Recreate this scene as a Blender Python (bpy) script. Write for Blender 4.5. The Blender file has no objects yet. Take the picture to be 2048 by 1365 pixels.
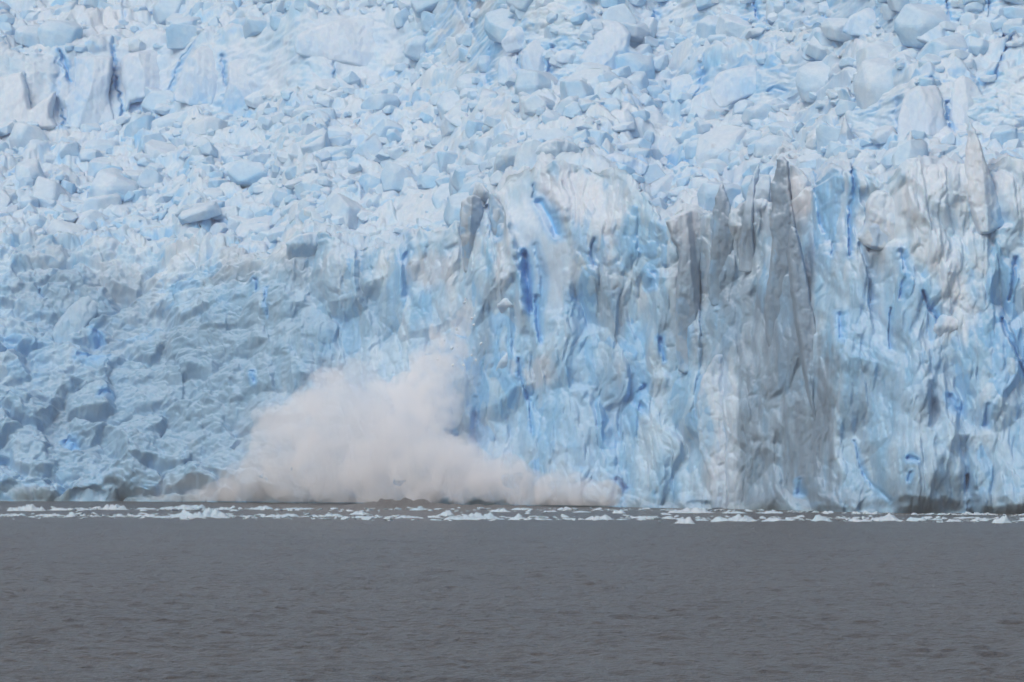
import bpy, bmesh, math, random
import numpy as np

# ------------------------------------------------------------------ survey frame
# u, v are survey coordinates read off the photograph (2048 x 1365); at(u, v, Y) gives metres.
F, U0, HV, H = 11378.0, 1024.0, 874.0, 12.0      # 200 mm lens, camera 12 m above the water
rng = np.random.default_rng(7)
random.seed(7)
sc = bpy.context.scene
C = sc.collection


def at(u, v, Y):
    return (u - U0) * Y / F, Y, H - (v - HV) * Y / F


def water_Y(v):
    return F * H / (v - HV)


# ------------------------------------------------------------------ numpy noise
def hsh(ix, iy, iz, s):
    a = (ix.astype(np.int64) * 374761393 + iy.astype(np.int64) * 668265263 + iz.astype(np.int64) * 2147483647 + s * 974634777) & 0xFFFFFFFF
    a = ((a ^ (a >> 13)) * 1274126177) & 0xFFFFFFFF
    a = ((a ^ (a >> 16)) * 2246822519) & 0xFFFFFFFF
    a = a ^ (a >> 15)
    return (a & 0xFFFFFF).astype(np.float32) / np.float32(0xFFFFFF)


def vnoise(x, y, z, s):
    ix, iy, iz = np.floor(x), np.floor(y), np.floor(z)
    fx, fy, fz = x - ix, y - iy, z - iz
    fx = fx * fx * fx * (fx * (fx * 6 - 15) + 10)
    fy = fy * fy * fy * (fy * (fy * 6 - 15) + 10)
    fz = fz * fz * fz * (fz * (fz * 6 - 15) + 10)
    r = 0
    for dx in (0, 1):
        wx = fx if dx else 1 - fx
        for dy in (0, 1):
            wy = fy if dy else 1 - fy
            for dz in (0, 1):
                wz = fz if dz else 1 - fz
                r = r + wx * wy * wz * hsh(ix + dx, iy + dy, iz + dz, s)
    return r * 2 - 1


def fbm(x, y, z, s, o=4, g=0.5):
    a, t, r = 1.0, 0.0, 0
    for k in range(o):
        r = r + a * vnoise(x, y, z, s + k * 17)
        t += a
        a *= g
        x, y, z = x * 1.93 + y * 0.31 + 3.1, y * 1.93 - x * 0.31 + 1.7, z * 2.0 + 5.3
    return r / t * 1.6


def fbm2(x, y, s, o=4, g=0.5):
    return fbm(x, y, np.zeros_like(x) + 0.37, s, o, g)


def facets(p, q, s, tilt=0.5, fall=1.0):
    """a heap of tilted, clipped blocks, one per jittered cell: height and the block's random number"""
    ip, iq = np.floor(p), np.floor(q)
    best = np.full(p.shape, -9.0, np.float32)
    bid = np.zeros(p.shape, np.float32)
    z = np.zeros_like(p)
    for dp in (-1, 0, 1):
        for dq in (-1, 0, 1):
            cp, cq = ip + dp, iq + dq
            ex = p - (cp + 0.15 + 0.7 * hsh(cp, cq, z, s))
            ey = q - (cq + 0.15 + 0.7 * hsh(cp, cq, z, s + 1))
            h = hsh(cp, cq, z, s + 2)
            a = hsh(cp, cq, z, s + 3) * 6.283
            r1 = np.abs(ex * np.cos(a) + ey * np.sin(a)) / (0.42 + 0.4 * hsh(cp, cq, z, s + 6))
            r2 = np.abs(ey * np.cos(a) - ex * np.sin(a)) / (0.42 + 0.4 * hsh(cp, cq, z, s + 7))
            d = np.clip(np.maximum(r1, r2) - 0.72, 0, None) * 2.6 + 0.25 * (r1 ** 2 + r2 ** 2)
            val = h + tilt * ((hsh(cp, cq, z, s + 4) - 0.5) * ex + (hsh(cp, cq, z, s + 5) - 0.5) * ey) * 2 - fall * d
            m = val > best
            best = np.where(m, val, best)
            bid = np.where(m, hsh(cp, cq, z, s + 9), bid)
    return np.maximum(best, -0.6), bid


def sstep(a, b, x):
    t = np.clip((x - a) / (b - a), 0, 1)
    return t * t * (3 - 2 * t)


# ------------------------------------------------------------------ 2-D helpers in survey coordinates
def poly_dist(u, v, pts):
    """signed distance (positive inside) and the nearest point on the outline"""
    pts = np.asarray(pts, np.float32)
    n = len(pts)
    best = np.full(u.shape, 1e12, np.float32)
    bu, bv = np.zeros_like(u), np.zeros_like(v)
    ins = np.zeros(u.shape, bool)
    for i in range(n):
        a, b = pts[i], pts[(i + 1) % n]
        dx, dy = b - a
        t = np.clip(((u - a[0]) * dx + (v - a[1]) * dy) / (dx * dx + dy * dy + 1e-9), 0, 1)
        cu, cv = a[0] + t * dx, a[1] + t * dy
        d = (u - cu) ** 2 + (v - cv) ** 2
        m = d < best
        best = np.where(m, d, best)
        bu, bv = np.where(m, cu, bu), np.where(m, cv, bv)
        c = (a[1] > v) != (b[1] > v)
        ins ^= c & (u < a[0] + (v - a[1]) * dx / (dy if abs(dy) > 1e-9 else 1e-9))
    return np.where(ins, 1, -1) * np.sqrt(best), bu, bv


def stroke(u, v, pts):
    """pts: (u, v, half width). Normalised closeness 0..1 to a tapered stroke"""
    out = np.zeros(u.shape, np.float32)
    for a, b in zip(pts[:-1], pts[1:]):
        dx, dy = b[0] - a[0], b[1] - a[1]
        t = np.clip(((u - a[0]) * dx + (v - a[1]) * dy) / (dx * dx + dy * dy + 1e-9), 0, 1)
        d = np.hypot(u - a[0] - t * dx, v - a[1] - t * dy)
        w = a[2] + t * (b[2] - a[2]) + 0.01
        out = np.maximum(out, 1 - d / w)
    return np.clip(out, 0, 1)


# ------------------------------------------------------------------ the shape of the glacier, as surveyed
FRONT = [(-420, 1085), (0, 1062), (250, 1055), (500, 1040), (760, 1018), (1000, 992), (1240, 968), (1420, 950), (1560, 930), (1680, 908), (1800, 894), (2048, 886), (2470, 880)]
CREST = [(-420, 470), (0, 488), (90, 500), (170, 520), (260, 500), (330, 520), (400, 470), (430, 540), (455, 515), (480, 545), (560, 535), (580, 480), (650, 470), (665, 515), (720, 505), (760, 520), (830, 492), (880, 480), (915, 455), (930, 440), (946, 428), (960, 420), (985, 400), (1010, 365), (1035, 345), (1050, 356), (1072, 345), (1110, 346), (1145, 332), (1185, 331), (1205, 350), (1240, 356), (1270, 385), (1300, 430), (1322, 470), (1340, 440), (1365, 425), (1400, 425), (1425, 430), (1445, 432), (1462, 430), (1490, 425), (1515, 415), (1540, 410), (1562, 405), (1590, 395), (1625, 375), (1660, 350), (1700, 345), (1730, 350), (1765, 380), (1800, 345), (1825, 335), (1860, 338), (1915, 345), (1942, 350), (1960, 350), (2000, 330), (2048, 340), (2200, 330), (2470, 340)]
LEAN = [(-420, 0.85), (0, 0.8), (250, 0.8), (420, 0.55), (560, 0.32), (800, 0.3), (950, 0.2), (1240, 0.25), (1420, 0.16), (1700, 0.2), (2470, 0.25)]
STEEP = [  # the steps of the icefall above, smooth and nearly upright
    [(-460, 90), (100, 100), (440, 88), (540, 60), (640, 25), (760, 25), (840, 70), (830, 130), (700, 168), (560, 205), (440, 235), (330, 200), (180, 262), (-460, 260)],
    [(760, -200), (2520, -200), (2520, 100), (1940, 100), (1820, 85), (1600, 65), (1480, 70), (1320, 110), (1180, 150), (1100, 165), (960, 160), (860, 120)],
    [(1700, 190), (1790, 165), (1890, 150), (2520, 140), (2520, 290), (1960, 280), (1800, 292), (1700, 285)],
    [(1340, 140), (1640, 120), (1640, 190), (1460, 240), (1340, 210)],
]
SMOOTH = [
    [(-460, 105), (140, 105), (440, 92), (540, 60), (640, 30), (760, 28), (830, 75), (825, 125), (700, 160), (560, 190), (520, 140), (440, 190), (330, 195), (250, 250), (100, 262), (-460, 255)],
    [(800, 400), (850, 375), (920, 380), (930, 440), (880, 470), (790, 450)],
    [(1000, 360), (1060, 350), (1100, 400), (1150, 500), (1130, 620), (1080, 700), (1060, 640), (1030, 480)],
    [(1720, 390), (1800, 380), (1815, 480), (1740, 500)], [(1935, 250), (1960, 280), (2015, 450), (1950, 470)],
]
# fissures: stroke, depth in metres, how blue the ice inside is
W = 1.0
CRACKS = [
    ([(121, 106, 3), (128, 125, 6), (134, 145, 5), (138, 164, 3)], 7, 1.0), ([(112, 118, 6), (118, 150, 10), (112, 180, 9), (115, 215, 5), (116, 240, 2)], 3, .45),
    ([(123, 219, 2), (127, 240, 3), (122, 268, 1.6)], 5, .9), ([(225, 88, 4), (226, 130, 7), (221, 160, 4), (220, 186, 2)], 6, .8),
    ([(231, 152, 3), (234, 180, 4), (240, 205, 2.4), (241, 232, 2.4)], 7, 1.0), ([(388, 86, 1.5), (366, 112, 2.4), (352, 145, 3), (342, 180, 2.2), (339, 198, 1.4)], 4, .8),
    ([(446, 112, 5), (448, 150, 6), (451, 172, 3)], 5, .7), ([(46, 148, 1.6), (54, 175, 2.4), (58, 212, 1.5)], 3, .5), ([(669, 125, 1.6), (667, 172, 2.4)], 4, .8),
    ([(479, -60, 3), (480, 0, 4), (485, 34, 5)], 6, .7), ([(247, -40, 3), (247, 10, 4), (246, 62, 2)], 4, .6), ([(452, -20, 2), (452, 20, 2)], 3, .5),
    ([(843, -60, 8), (855, 10, 8), (868, 58, 3)], 4, .5), ([(901, -30, 4), (915, 15, 5), (940, 55, 3), (950, 80, 2)], 5, .5), ([(936, -40, 3), (942, 20, 4), (948, 65, 2)], 5, .8),
    ([(1028, 42, 4), (1005, 62, 4), (996, 82, 3)], 6, .5), ([(984, 95, 7), (975, 130, 9), (970, 166, 7)], 6, .7), ([(1034, 108, 2), (1038, 145, 3)], 6, .8), ([(1104, 95, 6), (1098, 152, 6)], 6, .7),
    ([(1310, 25, 6), (1306, 75, 6)], 6, .8), ([(1500, -40, 3), (1508, 10, 4), (1519, 46, 4)], 8, 1.1), ([(1578, -20, 4), (1596, 10, 5)], 4, .6), ([(1646, 0, 4), (1650, 35, 6), (1662, 62, 4)], 7, .9),
    ([(1796, 0, 5), (1812, 40, 7), (1818, 62, 9), (1828, 86, 5)], 10, 1.25), ([(1897, -60, 2), (1897, 38, 2.4)], 6, .8), ([(1981, -60, 3), (1980, 36, 3)], 6, .7), ([(2010, 50, 8), (2003, 103, 7)], 9, .8),
    ([(2022, 110, 3), (2000, 130, 4), (1992, 158, 3)], 6, .8), ([(1864, 158, 4), (1869, 186, 3)], 5, .6), ([(1892, 205, 4), (1898, 240, 6), (1906, 265, 3)], 5, .7), ([(1795, 200, 8), (1792, 300, 9)], 4, .5),
    ([(1402, 142, 8), (1406, 165, 8), (1392, 195, 4)], 6, .7), ([(1780, 140, 2.5), (1762, 152, 3), (1752, 165, 2)], 5, .3), ([(1712, 176, 4), (1716, 200, 7), (1736, 205, 5)], 5, .1),
    ([(1540, 186, 5), (1550, 180, 6), (1566, 186, 4)], 6, .9), ([(1655, 100, 6), (1664, 112, 8)], 6, 1), ([(895, 362, 2), (886, 390, 3), (893, 410, 2), (900, 430, 4), (912, 440, 3)], 7, .9),
    ([(1066, 372, 2), (1064, 400, 2)], 4, .7), ([(1077, 410, 13), (1096, 440, 16), (1112, 475, 14)], 8, 1.1), ([(970, 405, 5), (982, 440, 8), (992, 482, 8)], 7, .8), ([(962, 430, 10), (958, 470, 6)], 4, .5),
    ([(1048, 515, 8), (1052, 560, 12), (1058, 605, 10), (1060, 625, 8)], 10, 1.15), ([(1072, 600, 7), (1076, 650, 7), (1078, 690, 4)], 6, .8), ([(1070, 500, 8), (1085, 560, 8), (1080, 620, 6)], 4, .6),
    ([(1036, 720, 3), (1040, 755, 4), (1058, 800, 4), (1062, 850, 4), (1064, 870, 3)], 6, .8), ([(1190, 490, 3), (1182, 520, 5), (1188, 540, 4)], 5, .7), ([(1305, 550, 8), (1300, 575, 8)], 6, .9), ([(1320, 680, 6), (1330, 720, 5)], 6, .9),
    ([(1290, 770, 7), (1270, 800, 14), (1285, 815, 10)], 6, .8), ([(1400, 545, 2), (1399, 585, 3), (1404, 625, 3), (1402, 675, 2)], 6, .35), ([(1375, 450, 7), (1370, 560, 8), (1368, 700, 10)], 5, .7),
    ([(1585, 545, 3), (1592, 575, 3.5)], 6, .7), ([(1628, 365, 4), (1640, 420, 8), (1648, 470, 4)], 5, .7), ([(1706, 340, 3), (1704, 400, 8), (1698, 450, 7), (1695, 520, 6)], 7, .85),
    ([(1665, 490, 5), (1662, 520, 4)], 5, .6), ([(1718, 495, 6), (1735, 535, 10), (1750, 600, 10)], 5, .3), ([(1800, 510, 10), (1815, 560, 10), (1800, 600, 6)], 5, .6), ([(1843, 590, 4), (1856, 618, 6), (1872, 642, 4)], 7, .8),
    ([(1776, 620, 4), (1780, 700, 5)], 5, .5), ([(1675, 640, 8), (1680, 690, 6)], 6, .8), ([(1860, 780, 16), (1868, 830, 14), (1860, 860, 7)], 6, .2), ([(2006, 640, 5), (2018, 690, 6), (2036, 725, 6), (2060, 760, 4)], 8, .8),
    ([(2030, 520, 6), (2022, 600, 5)], 6, .8), ([(1898, 795, 8), (1910, 820, 10)], 5, .8), ([(1976, 820, 8), (1972, 855, 6)], 5, .7), ([(1932, 955, 8), (1940, 990, 15), (1946, 1032, 14)], 11, .4),
    ([(190, 665, 10), (198, 675, 10)], 7, .7), ([(160, 718, 10), (205, 722, 12)], 5, .7), ([(206, 805, 9), (220, 800, 8)], 6, .8), ([(130, 880, 8), (146, 890, 10)], 5, .8), ([(80, 590, 3), (84, 600, 4)], 5, .5), ([(512, 575, 5), (514, 590, 4)], 6, .8),
    ([(532, 590, 4), (535, 640, 3)], 4, .7), ([(505, 760, 6), (508, 780, 6)], 5, .8), ([(820, 508, 8), (805, 530, 8)], 5, .7), ([(798, 490, 12), (812, 495, 8)], 5, .6), ([(900, 505, 12), (912, 498, 8)], 5, .2),
    ([(1600, 960, 4), (1602, 985, 5)], 5, .8), ([(1710, 880, 3), (1735, 950, 4), (1780, 1005, 4)], 3, .6), ([(1815, 925, 8), (1830, 930, 6)], 5, .8), ([(1820, 955, 5), (1812, 970, 4)], 4, .7),
    ([(950, 800, 7), (945, 880, 7)], 4, .6), ([(1235, 960, 8), (1255, 975, 6)], 6, .8), ([(460, 468, 22), (475, 466, 16)], 5, .7), ([(20, 358, 8), (40, 356, 8)], 4, .7), ([(95, 360, 8), (102, 372, 5)], 5, .7),
    ([(620, 310, 3), (632, 285, 3), (640, 275, 3)], 5, .8), ([(150, 405, 5), (190, 400, 4)], 4, .6), ([(310, 395, 4), (350, 412, 3)], 4, .5), ([(1315, 328, 9), (1372, 330, 6)], 5, .9), ([(180, 415, 6), (180, 425, 4)], 5, .7),
    ([(20, 985, 16), (60, 984, 16), (100, 974, 10)], 6, 0), ([(150, 998, 10), (185, 990, 12), (205, 998, 8)], 5, 0), ([(1380, 1008, 10), (1420, 1010, 10)], 5, .15),
]
# ice of a colour of its own, and painted shade of cave and overhang: ellipse (u, v, ru, rv, turn in degrees), kind, strength
DIRT_SHADE, WARM, BLUE, PALE, SNOW, TEAL = range(6)
PATCH = [
    (1570, 400, 22, 95, -6, DIRT_SHADE, 1.0), (1580, 480, 26, 90, -14, DIRT_SHADE, .9), (1600, 640, 32, 130, -12, DIRT_SHADE, .75), (1640, 840, 18, 120, -14, DIRT_SHADE, .6),
    (1446, 420, 17, 55, 4, DIRT_SHADE, .95), (1450, 540, 30, 90, 0, DIRT_SHADE, .65), (1490, 470, 14, 70, 14, DIRT_SHADE, .7), (1480, 640, 34, 90, -6, DIRT_SHADE, .4), (1380, 560, 30, 140, 0, DIRT_SHADE, .5),
    (1225, 610, 32, 75, 10, DIRT_SHADE, .55), (1240, 760, 60, 60, 0, DIRT_SHADE, .35), (1740, 545, 22, 60, -12, DIRT_SHADE, .6), (1860, 815, 26, 45, 0, DIRT_SHADE, .5), (1330, 640, 20, 70, 0, DIRT_SHADE, .45),  # the hollows at right are toned darker grey
    (955, 420, 22, 50, -8, DIRT_SHADE, .5), (1005, 445, 14, 50, -10, DIRT_SHADE, .5), (975, 620, 18, 130, -10, DIRT_SHADE, .45), (470, 560, 55, 28, 0, DIRT_SHADE, .55), (600, 545, 40, 26, 0, DIRT_SHADE, .6), (235, 600, 110, 70, -20, DIRT_SHADE, .4), (370, 690, 90, 50, 10, DIRT_SHADE, .4), (90, 560, 60, 90, 0, DIRT_SHADE, .35),
    (220, 685, 35, 30, 0, DIRT_SHADE, .6), (20, 992, 120, 14, -4, TEAL, .9), (180, 1000, 60, 12, 0, TEAL, .8), (540, 700, 150, 120, 0, TEAL, .55), (300, 820, 240, 150, 10, TEAL, .75), (60, 860, 160, 130, 0, TEAL, .55), (330, 930, 260, 90, 0, TEAL, .6), (120, 640, 120, 110, 20, TEAL, .4), (450, 780, 120, 170, 0, TEAL, .5), (640, 620, 130, 100, 0, TEAL, .4),  # the flat TEAL ellipses at the waterline paint in the overhang's shade
    (755, 640, 42, 55, 0, TEAL, .6), (1160, 840, 110, 130, 0, BLUE, .25), (1270, 800, 40, 70, -20, BLUE, .4), (1760, 720, 110, 170, 0, BLUE, .2), (1840, 960, 200, 70, 0, TEAL, .35), (1660, 440, 60, 110, 0, BLUE, .35),
    (1130, 395, 60, 55, 0, WARM, .8), (1200, 420, 60, 60, 0, WARM, .5), (1375, 450, 36, 40, 0, WARM, .6), (1075, 745, 45, 28, 0, WARM, .5), (1215, 470, 18, 80, 0, WARM, .4), (80, 66, 30, 22, 0, WARM, .9), (215, 50, 55, 36, -20, WARM, .7), (150, 20, 120, 30, 0, WARM, .4), (90, 190, 90, 70, 0, WARM, .25),
    (1172, 66, 20, 11, 0, DIRT_SHADE, .9), (925, 50, 18, 50, -35, WARM, .5), (1880, 280, 90, 26, 0, WARM, .6), (1920, 360, 110, 70, 0, WARM, .3), (1780, 430, 55, 60, 0, WARM, .3), (860, 540, 60, 36, 0, WARM, .5), (1720, 170, 60, 30, -20, WARM, .4), (1320, 62, 18, 22, 0, DIRT_SHADE, .3),
    (1070, 450, 45, 90, -10, PALE, .6), (1470, 380, 40, 40, 0, PALE, .5), (1520, 400, 26, 60, 0, PALE, .6), (1590, 160, 230, 60, 0, BLUE, .25), (1750, 30, 300, 60, 0, BLUE, .25), (480, 190, 50, 55, 0, BLUE, .35), (300, 222, 42, 22, 0, BLUE, .6), (1220, 90, 80, 70, 0, BLUE, .2), (1040, 110, 90, 60, 0, BLUE, .25),
    (1260, 340, 70, 34, -20, BLUE, .45), (1110, 310, 60, 34, 0, TEAL, .35), (1900, 580, 40, 110, 20, SNOW, .6), (1905, 670, 36, 24, 0, SNOW, .4), (1450, 980, 36, 130, 0, WARM, .45), (1440, 790, 30, 80, 0, SNOW, .5), (1005, 540, 28, 60, 0, SNOW, .5), (1600, 390, 22, 55, 0, WARM, .8), (1110, 560, 40, 80, 0, PALE, .6),
    (700, 80, 120, 60, 0, PALE, .5), (350, 140, 250, 60, 0, PALE, .5), (1850, 240, 90, 50, 0, PALE, .6), (980, 240, 200, 60, 0, SNOW, .3), (1560, 235, 120, 30, 0, SNOW, .4),
    (1600, 1005, 400, 22, 0, DIRT_SHADE, .5), (1940, 1010, 40, 30, 0, DIRT_SHADE, .9),  # last ellipse paints the darkness inside the waterline cave
]
WEDGE = [([(1556, 318), (1580, 330), (1590, 430), (1612, 560), (1640, 720), (1662, 870), (1676, 1015), (1478, 1015), (1470, 900), (1468, 760), (1476, 700), (1500, 640), (1530, 560), (1560, 480), (1543, 430), (1545, 370)], DIRT_SHADE, 0.95), ([(1424, 430), (1445, 362), (1470, 470), (1505, 400), (1530, 470), (1545, 600), (1510, 720), (1440, 740), (1352, 720), (1342, 470), (1390, 425)], DIRT_SHADE, 0.5)]
ALB = np.array([
    (0.22, 0.30, 0.385),    # dirty grey ice, also the painted shade in the cave
    (0.66, 0.695, 0.75),    # old ice with a warm dust on it
    (0.21, 0.48, 0.78),     # clear blue ice
    (0.54, 0.65, 0.78),     # smooth pale ice
    (0.70, 0.76, 0.82),    # snow
    (0.26, 0.425, 0.575),     # wet grey blue ice, also the painted shade under the overhang
], np.float32)
WHITE = np.array((0.60, 0.70, 0.78), np.float32)
LIGHTBLUE = np.array((0.31, 0.575, 0.79), np.float32)
DEEP = np.array((0.20, 0.50, 0.84), np.float32)


def mix(a, b, t):
    t = np.asarray(t, np.float32)[..., None]
    return a * (1 - t) + b * t


def ice_colour(u, v, x, y, z, idn, base=None):
    """the ice's own colour: crust, clear blue ice, dust and grit, by where the survey shows them"""
    n1 = fbm(x / 6, y / 6, z / 9, 301, 4)
    n2 = fbm(x / 1.6, y / 1.6, z / 3.5, 302, 3)
    k = np.clip(0.40 + 0.38 * n1 + 0.55 * (idn - 0.5) + 0.18 * n2, 0, 1)
    cf = sstep(430, 640, v + 90 * n1)
    n3 = fbm(x / 1.3, y / 8, z / 7, 313, 3)
    k = np.clip(k + cf * (0.15 + 0.35 * n3), 0, 1)
    pale = mix(WHITE * np.ones(u.shape + (1,), np.float32), np.array((0.47, 0.625, 0.75), np.float32), cf)
    col = mix(pale, mix(LIGHTBLUE * np.ones_like(pale), np.array((0.26, 0.49, 0.70), np.float32), cf), k) if base is None else mix(np.asarray(base, np.float32) * np.ones(u.shape + (1,), np.float32), LIGHTBLUE, np.clip(k - 0.35, 0, 1) * 0.7)
    col = mix(col, ALB[BLUE], 0.5 * sstep(0.72, 0.92, idn))
    wu, wv = u + 14 * fbm(x / 3, y / 9, z / 4, 303, 3), v + 16 * fbm(x / 3, y / 9, z / 4, 304, 3)
    st = fbm(x / 0.8, y / 4, z / 7, 305, 3)
    for (cu, cv, ru, rv, an, kind, s) in PATCH:
        a = math.radians(an)
        R = max(ru, rv) * 1.8
        m = (np.abs(u - cu) < R + 30) & (np.abs(v - cv) < R + 30)
        if not m.any():
            continue
        du, dv = wu[m] - cu, wv[m] - cv
        e = np.hypot((du * math.cos(a) - dv * math.sin(a)) / ru, (du * math.sin(a) + dv * math.cos(a)) / rv)
        t = s * (1 - sstep(0.55, 1.25, e + 0.22 * st[m]))
        col[m] = mix(col[m], ALB[kind], t)
    for pts, kind, s in WEDGE:
        d = poly_dist(wu, wv, pts)[0]
        col = mix(col, ALB[kind], s * sstep(-10, 14, d + 14 * st) * np.clip(0.75 + 0.35 * st, 0, 1))
    # fine streaks of grit running down the faces
    gr = np.clip(fbm(x / 1.1, y / 6, z / 8, 311, 4) - 0.25, 0, 1) * np.clip(fbm(x / 14, y / 30, z / 16, 312, 2) + 0.4, 0, 1)
    cl = sstep(430, 560, v)
    return mix(col, ALB[DIRT_SHADE], np.clip(gr * (0.05 + 0.5 * cl), 0, 0.35))


# ------------------------------------------------------------------ materials
def new_mat(name):
    m = bpy.data.materials.new(name)
    m.use_nodes = True
    nt = m.node_tree
    nt.nodes.clear()
    return m, nt, nt.nodes, nt.links


def ice_material(name, attr=True, squash=1.0, flat=(0.56, 0.68, 0.78), blue=(0.31, 0.56, 0.78), bump=0.35, vary=True, snow=0.6):
    m, nt, N, L = new_mat(name)
    out = N.new('ShaderNodeOutputMaterial')
    b = N.new('ShaderNodeBsdfPrincipled')
    b.inputs['Roughness'].default_value = 0.75
    b.inputs['IOR'].default_value = 1.31
    b.inputs['Subsurface Weight'].default_value = 0.2
    b.inputs['Subsurface Radius'].default_value = (0.25, 0.6, 1.0)
    b.inputs['Subsurface Scale'].default_value = 0.5
    b.inputs['Specular IOR Level'].default_value = 0.15
    L.new(b.outputs[0], out.inputs[0])
    geo = N.new('ShaderNodeNewGeometry')
    no = N.new('ShaderNodeTexNoise')
    no.inputs['Scale'].default_value = 1.1
    no.inputs['Detail'].default_value = 7
    no.inputs['Roughness'].default_value = 0.62
    mpz = N.new('ShaderNodeMapping')
    mpz.inputs['Scale'].default_value = (1, 1, squash)
    L.new(geo.outputs['Position'], mpz.inputs['Vector'])
    L.new(mpz.outputs[0], no.inputs['Vector'])
    if attr:
        at_ = N.new('ShaderNodeAttribute')
        at_.attribute_name = 'Col'
        src = at_.outputs['Color']
    else:
        mx = N.new('ShaderNodeMix')
        mx.data_type = 'RGBA'
        mx.inputs[6].default_value = (*flat, 1)
        mx.inputs[7].default_value = (*blue, 1)
        big = N.new('ShaderNodeTexNoise')
        big.inputs['Scale'].default_value = 0.33
        big.inputs['Detail'].default_value = 4
        L.new(geo.outputs['Position'], big.inputs['Vector'])
        oi = N.new('ShaderNodeObjectInfo')
        ad = N.new('ShaderNodeMath')
        ad.operation = 'ADD'
        L.new(big.outputs[0], ad.inputs[0])
        if vary:
            L.new(oi.outputs['Random'], ad.inputs[1])
        else:
            isl = N.new('ShaderNodeNewGeometry')
            L.new(isl.outputs['Random Per Island'], ad.inputs[1])
        rs = N.new('ShaderNodeMath')
        rs.operation = 'MULTIPLY'
        rs.inputs[1].default_value = 0.4
        for l_ in list(ad.inputs[1].links):
            L.new(l_.from_socket, rs.inputs[0])
        L.new(rs.outputs[0], ad.inputs[1])
        mr = N.new('ShaderNodeMapRange')
        mr.inputs[1].default_value = 0.45
        mr.inputs[2].default_value = 1.05
        L.new(ad.outputs[0], mr.inputs[0])
        L.new(mr.outputs[0], mx.inputs[0])
        src = mx.outputs[2]
    # fine mottling of the crust
    hs = N.new('ShaderNodeMix')
    hs.data_type = 'RGBA'
    hs.blend_type = 'MULTIPLY'
    hs.inputs[0].default_value = 1.0
    rp = N.new('ShaderNodeValToRGB')
    rp.color_ramp.elements[0].position = 0.25
    rp.color_ramp.elements[0].color = (0.80, 0.86, 0.91, 1)
    rp.color_ramp.elements[1].position = 0.72
    rp.color_ramp.elements[1].color = (1, 1, 1, 1)
    L.new(no.outputs[0], rp.inputs[0])
    if snow > 0:
        sx = N.new('ShaderNodeSeparateXYZ')
        L.new(geo.outputs['Normal'], sx.inputs[0])
        sm = N.new('ShaderNodeMapRange')
        sm.interpolation_type = 'SMOOTHSTEP'
        sm.inputs[1].default_value = 0.25
        sm.inputs[2].default_value = 0.75
        sm.inputs[4].default_value = snow
        if attr:
            L.new(at_.outputs['Alpha'], sm.inputs[4])
        L.new(sx.outputs[2], sm.inputs[0])
        sn = N.new('ShaderNodeMix')
        sn.data_type = 'RGBA'
        sn.inputs[7].default_value = (0.635, 0.715, 0.785, 1)
        L.new(sm.outputs[0], sn.inputs[0])
        L.new(src, sn.inputs[6])
        src = sn.outputs[2]
    L.new(src, hs.inputs[6])
    L.new(rp.outputs[0], hs.inputs[7])
    L.new(hs.outputs[2], b.inputs['Base Color'])
    bp = N.new('ShaderNodeBump')
    bp.inputs['Strength'].default_value = bump
    bp.inputs['Distance'].default_value = 0.5
    L.new(no.outputs[0], bp.inputs['Height'])
    L.new(bp.outputs[0], b.inputs['Normal'])
    return m


M_ICE = ice_material('glacier_ice', squash=0.4)
M_BLOCK = ice_material('block_ice', attr=False)
M_RUBBLE = ice_material('rubble_ice', attr=False, vary=False)
M_FLOE = ice_material('floe_ice', attr=False, flat=(0.53, 0.60, 0.65), blue=(0.40, 0.57, 0.65), bump=0.2, snow=0.35)
M_GRIT = ice_material('gritty_ice', attr=False, snow=0.0, flat=(0.10, 0.10, 0.11), blue=(0.16, 0.17, 0.18), bump=0.2)


# ------------------------------------------------------------------ object helpers
def mesh_obj(name, verts, quads, mat, col=None, parent=None, smooth=True, snow=None):
    me = bpy.data.meshes.new(name)
    verts = np.asarray(verts, np.float32)
    faces = np.asarray(quads, np.int32)
    k = faces.shape[1]
    me.vertices.add(len(verts))
    me.vertices.foreach_set('co', verts.ravel())
    me.loops.add(faces.size)
    me.loops.foreach_set('vertex_index', faces.ravel())
    me.polygons.add(len(faces))
    me.polygons.foreach_set('loop_start', np.arange(0, faces.size, k, dtype=np.int32))
    me.polygons.foreach_set('use_smooth', np.full(len(faces), smooth))
    me.update(calc_edges=True)
    me.validate()
    if col is not None:
        ca = me.color_attributes.new('Col', 'FLOAT_COLOR', 'POINT')
        c4 = np.ones((len(verts), 4), np.float32)
        c4[:, :3] = col
        if snow is not None:
            c4[:, 3] = snow
        ca.data.foreach_set('color', c4.ravel())
    me.materials.append(mat)
    o = bpy.data.objects.new(name, me)
    C.objects.link(o)
    if parent:
        o.parent = parent
    return o


def tag(o, label=None, cat=None, group=None, kind=None):
    if label:
        o['label'] = label
    if cat:
        o['category'] = cat
    if group:
        o['group'] = group
    if kind:
        o['kind'] = kind
    return o


def grid_faces(nr, nc):
    i = np.arange((nr - 1) * nc).reshape(nr - 1, nc)[:, :-1].ravel()
    return np.stack([i, i + 1, i + nc + 1, i + nc], 1)


def interp(tab, u):
    t = np.array(tab, np.float64)
    return np.interp(u, t[:, 0], t[:, 1])


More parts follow.
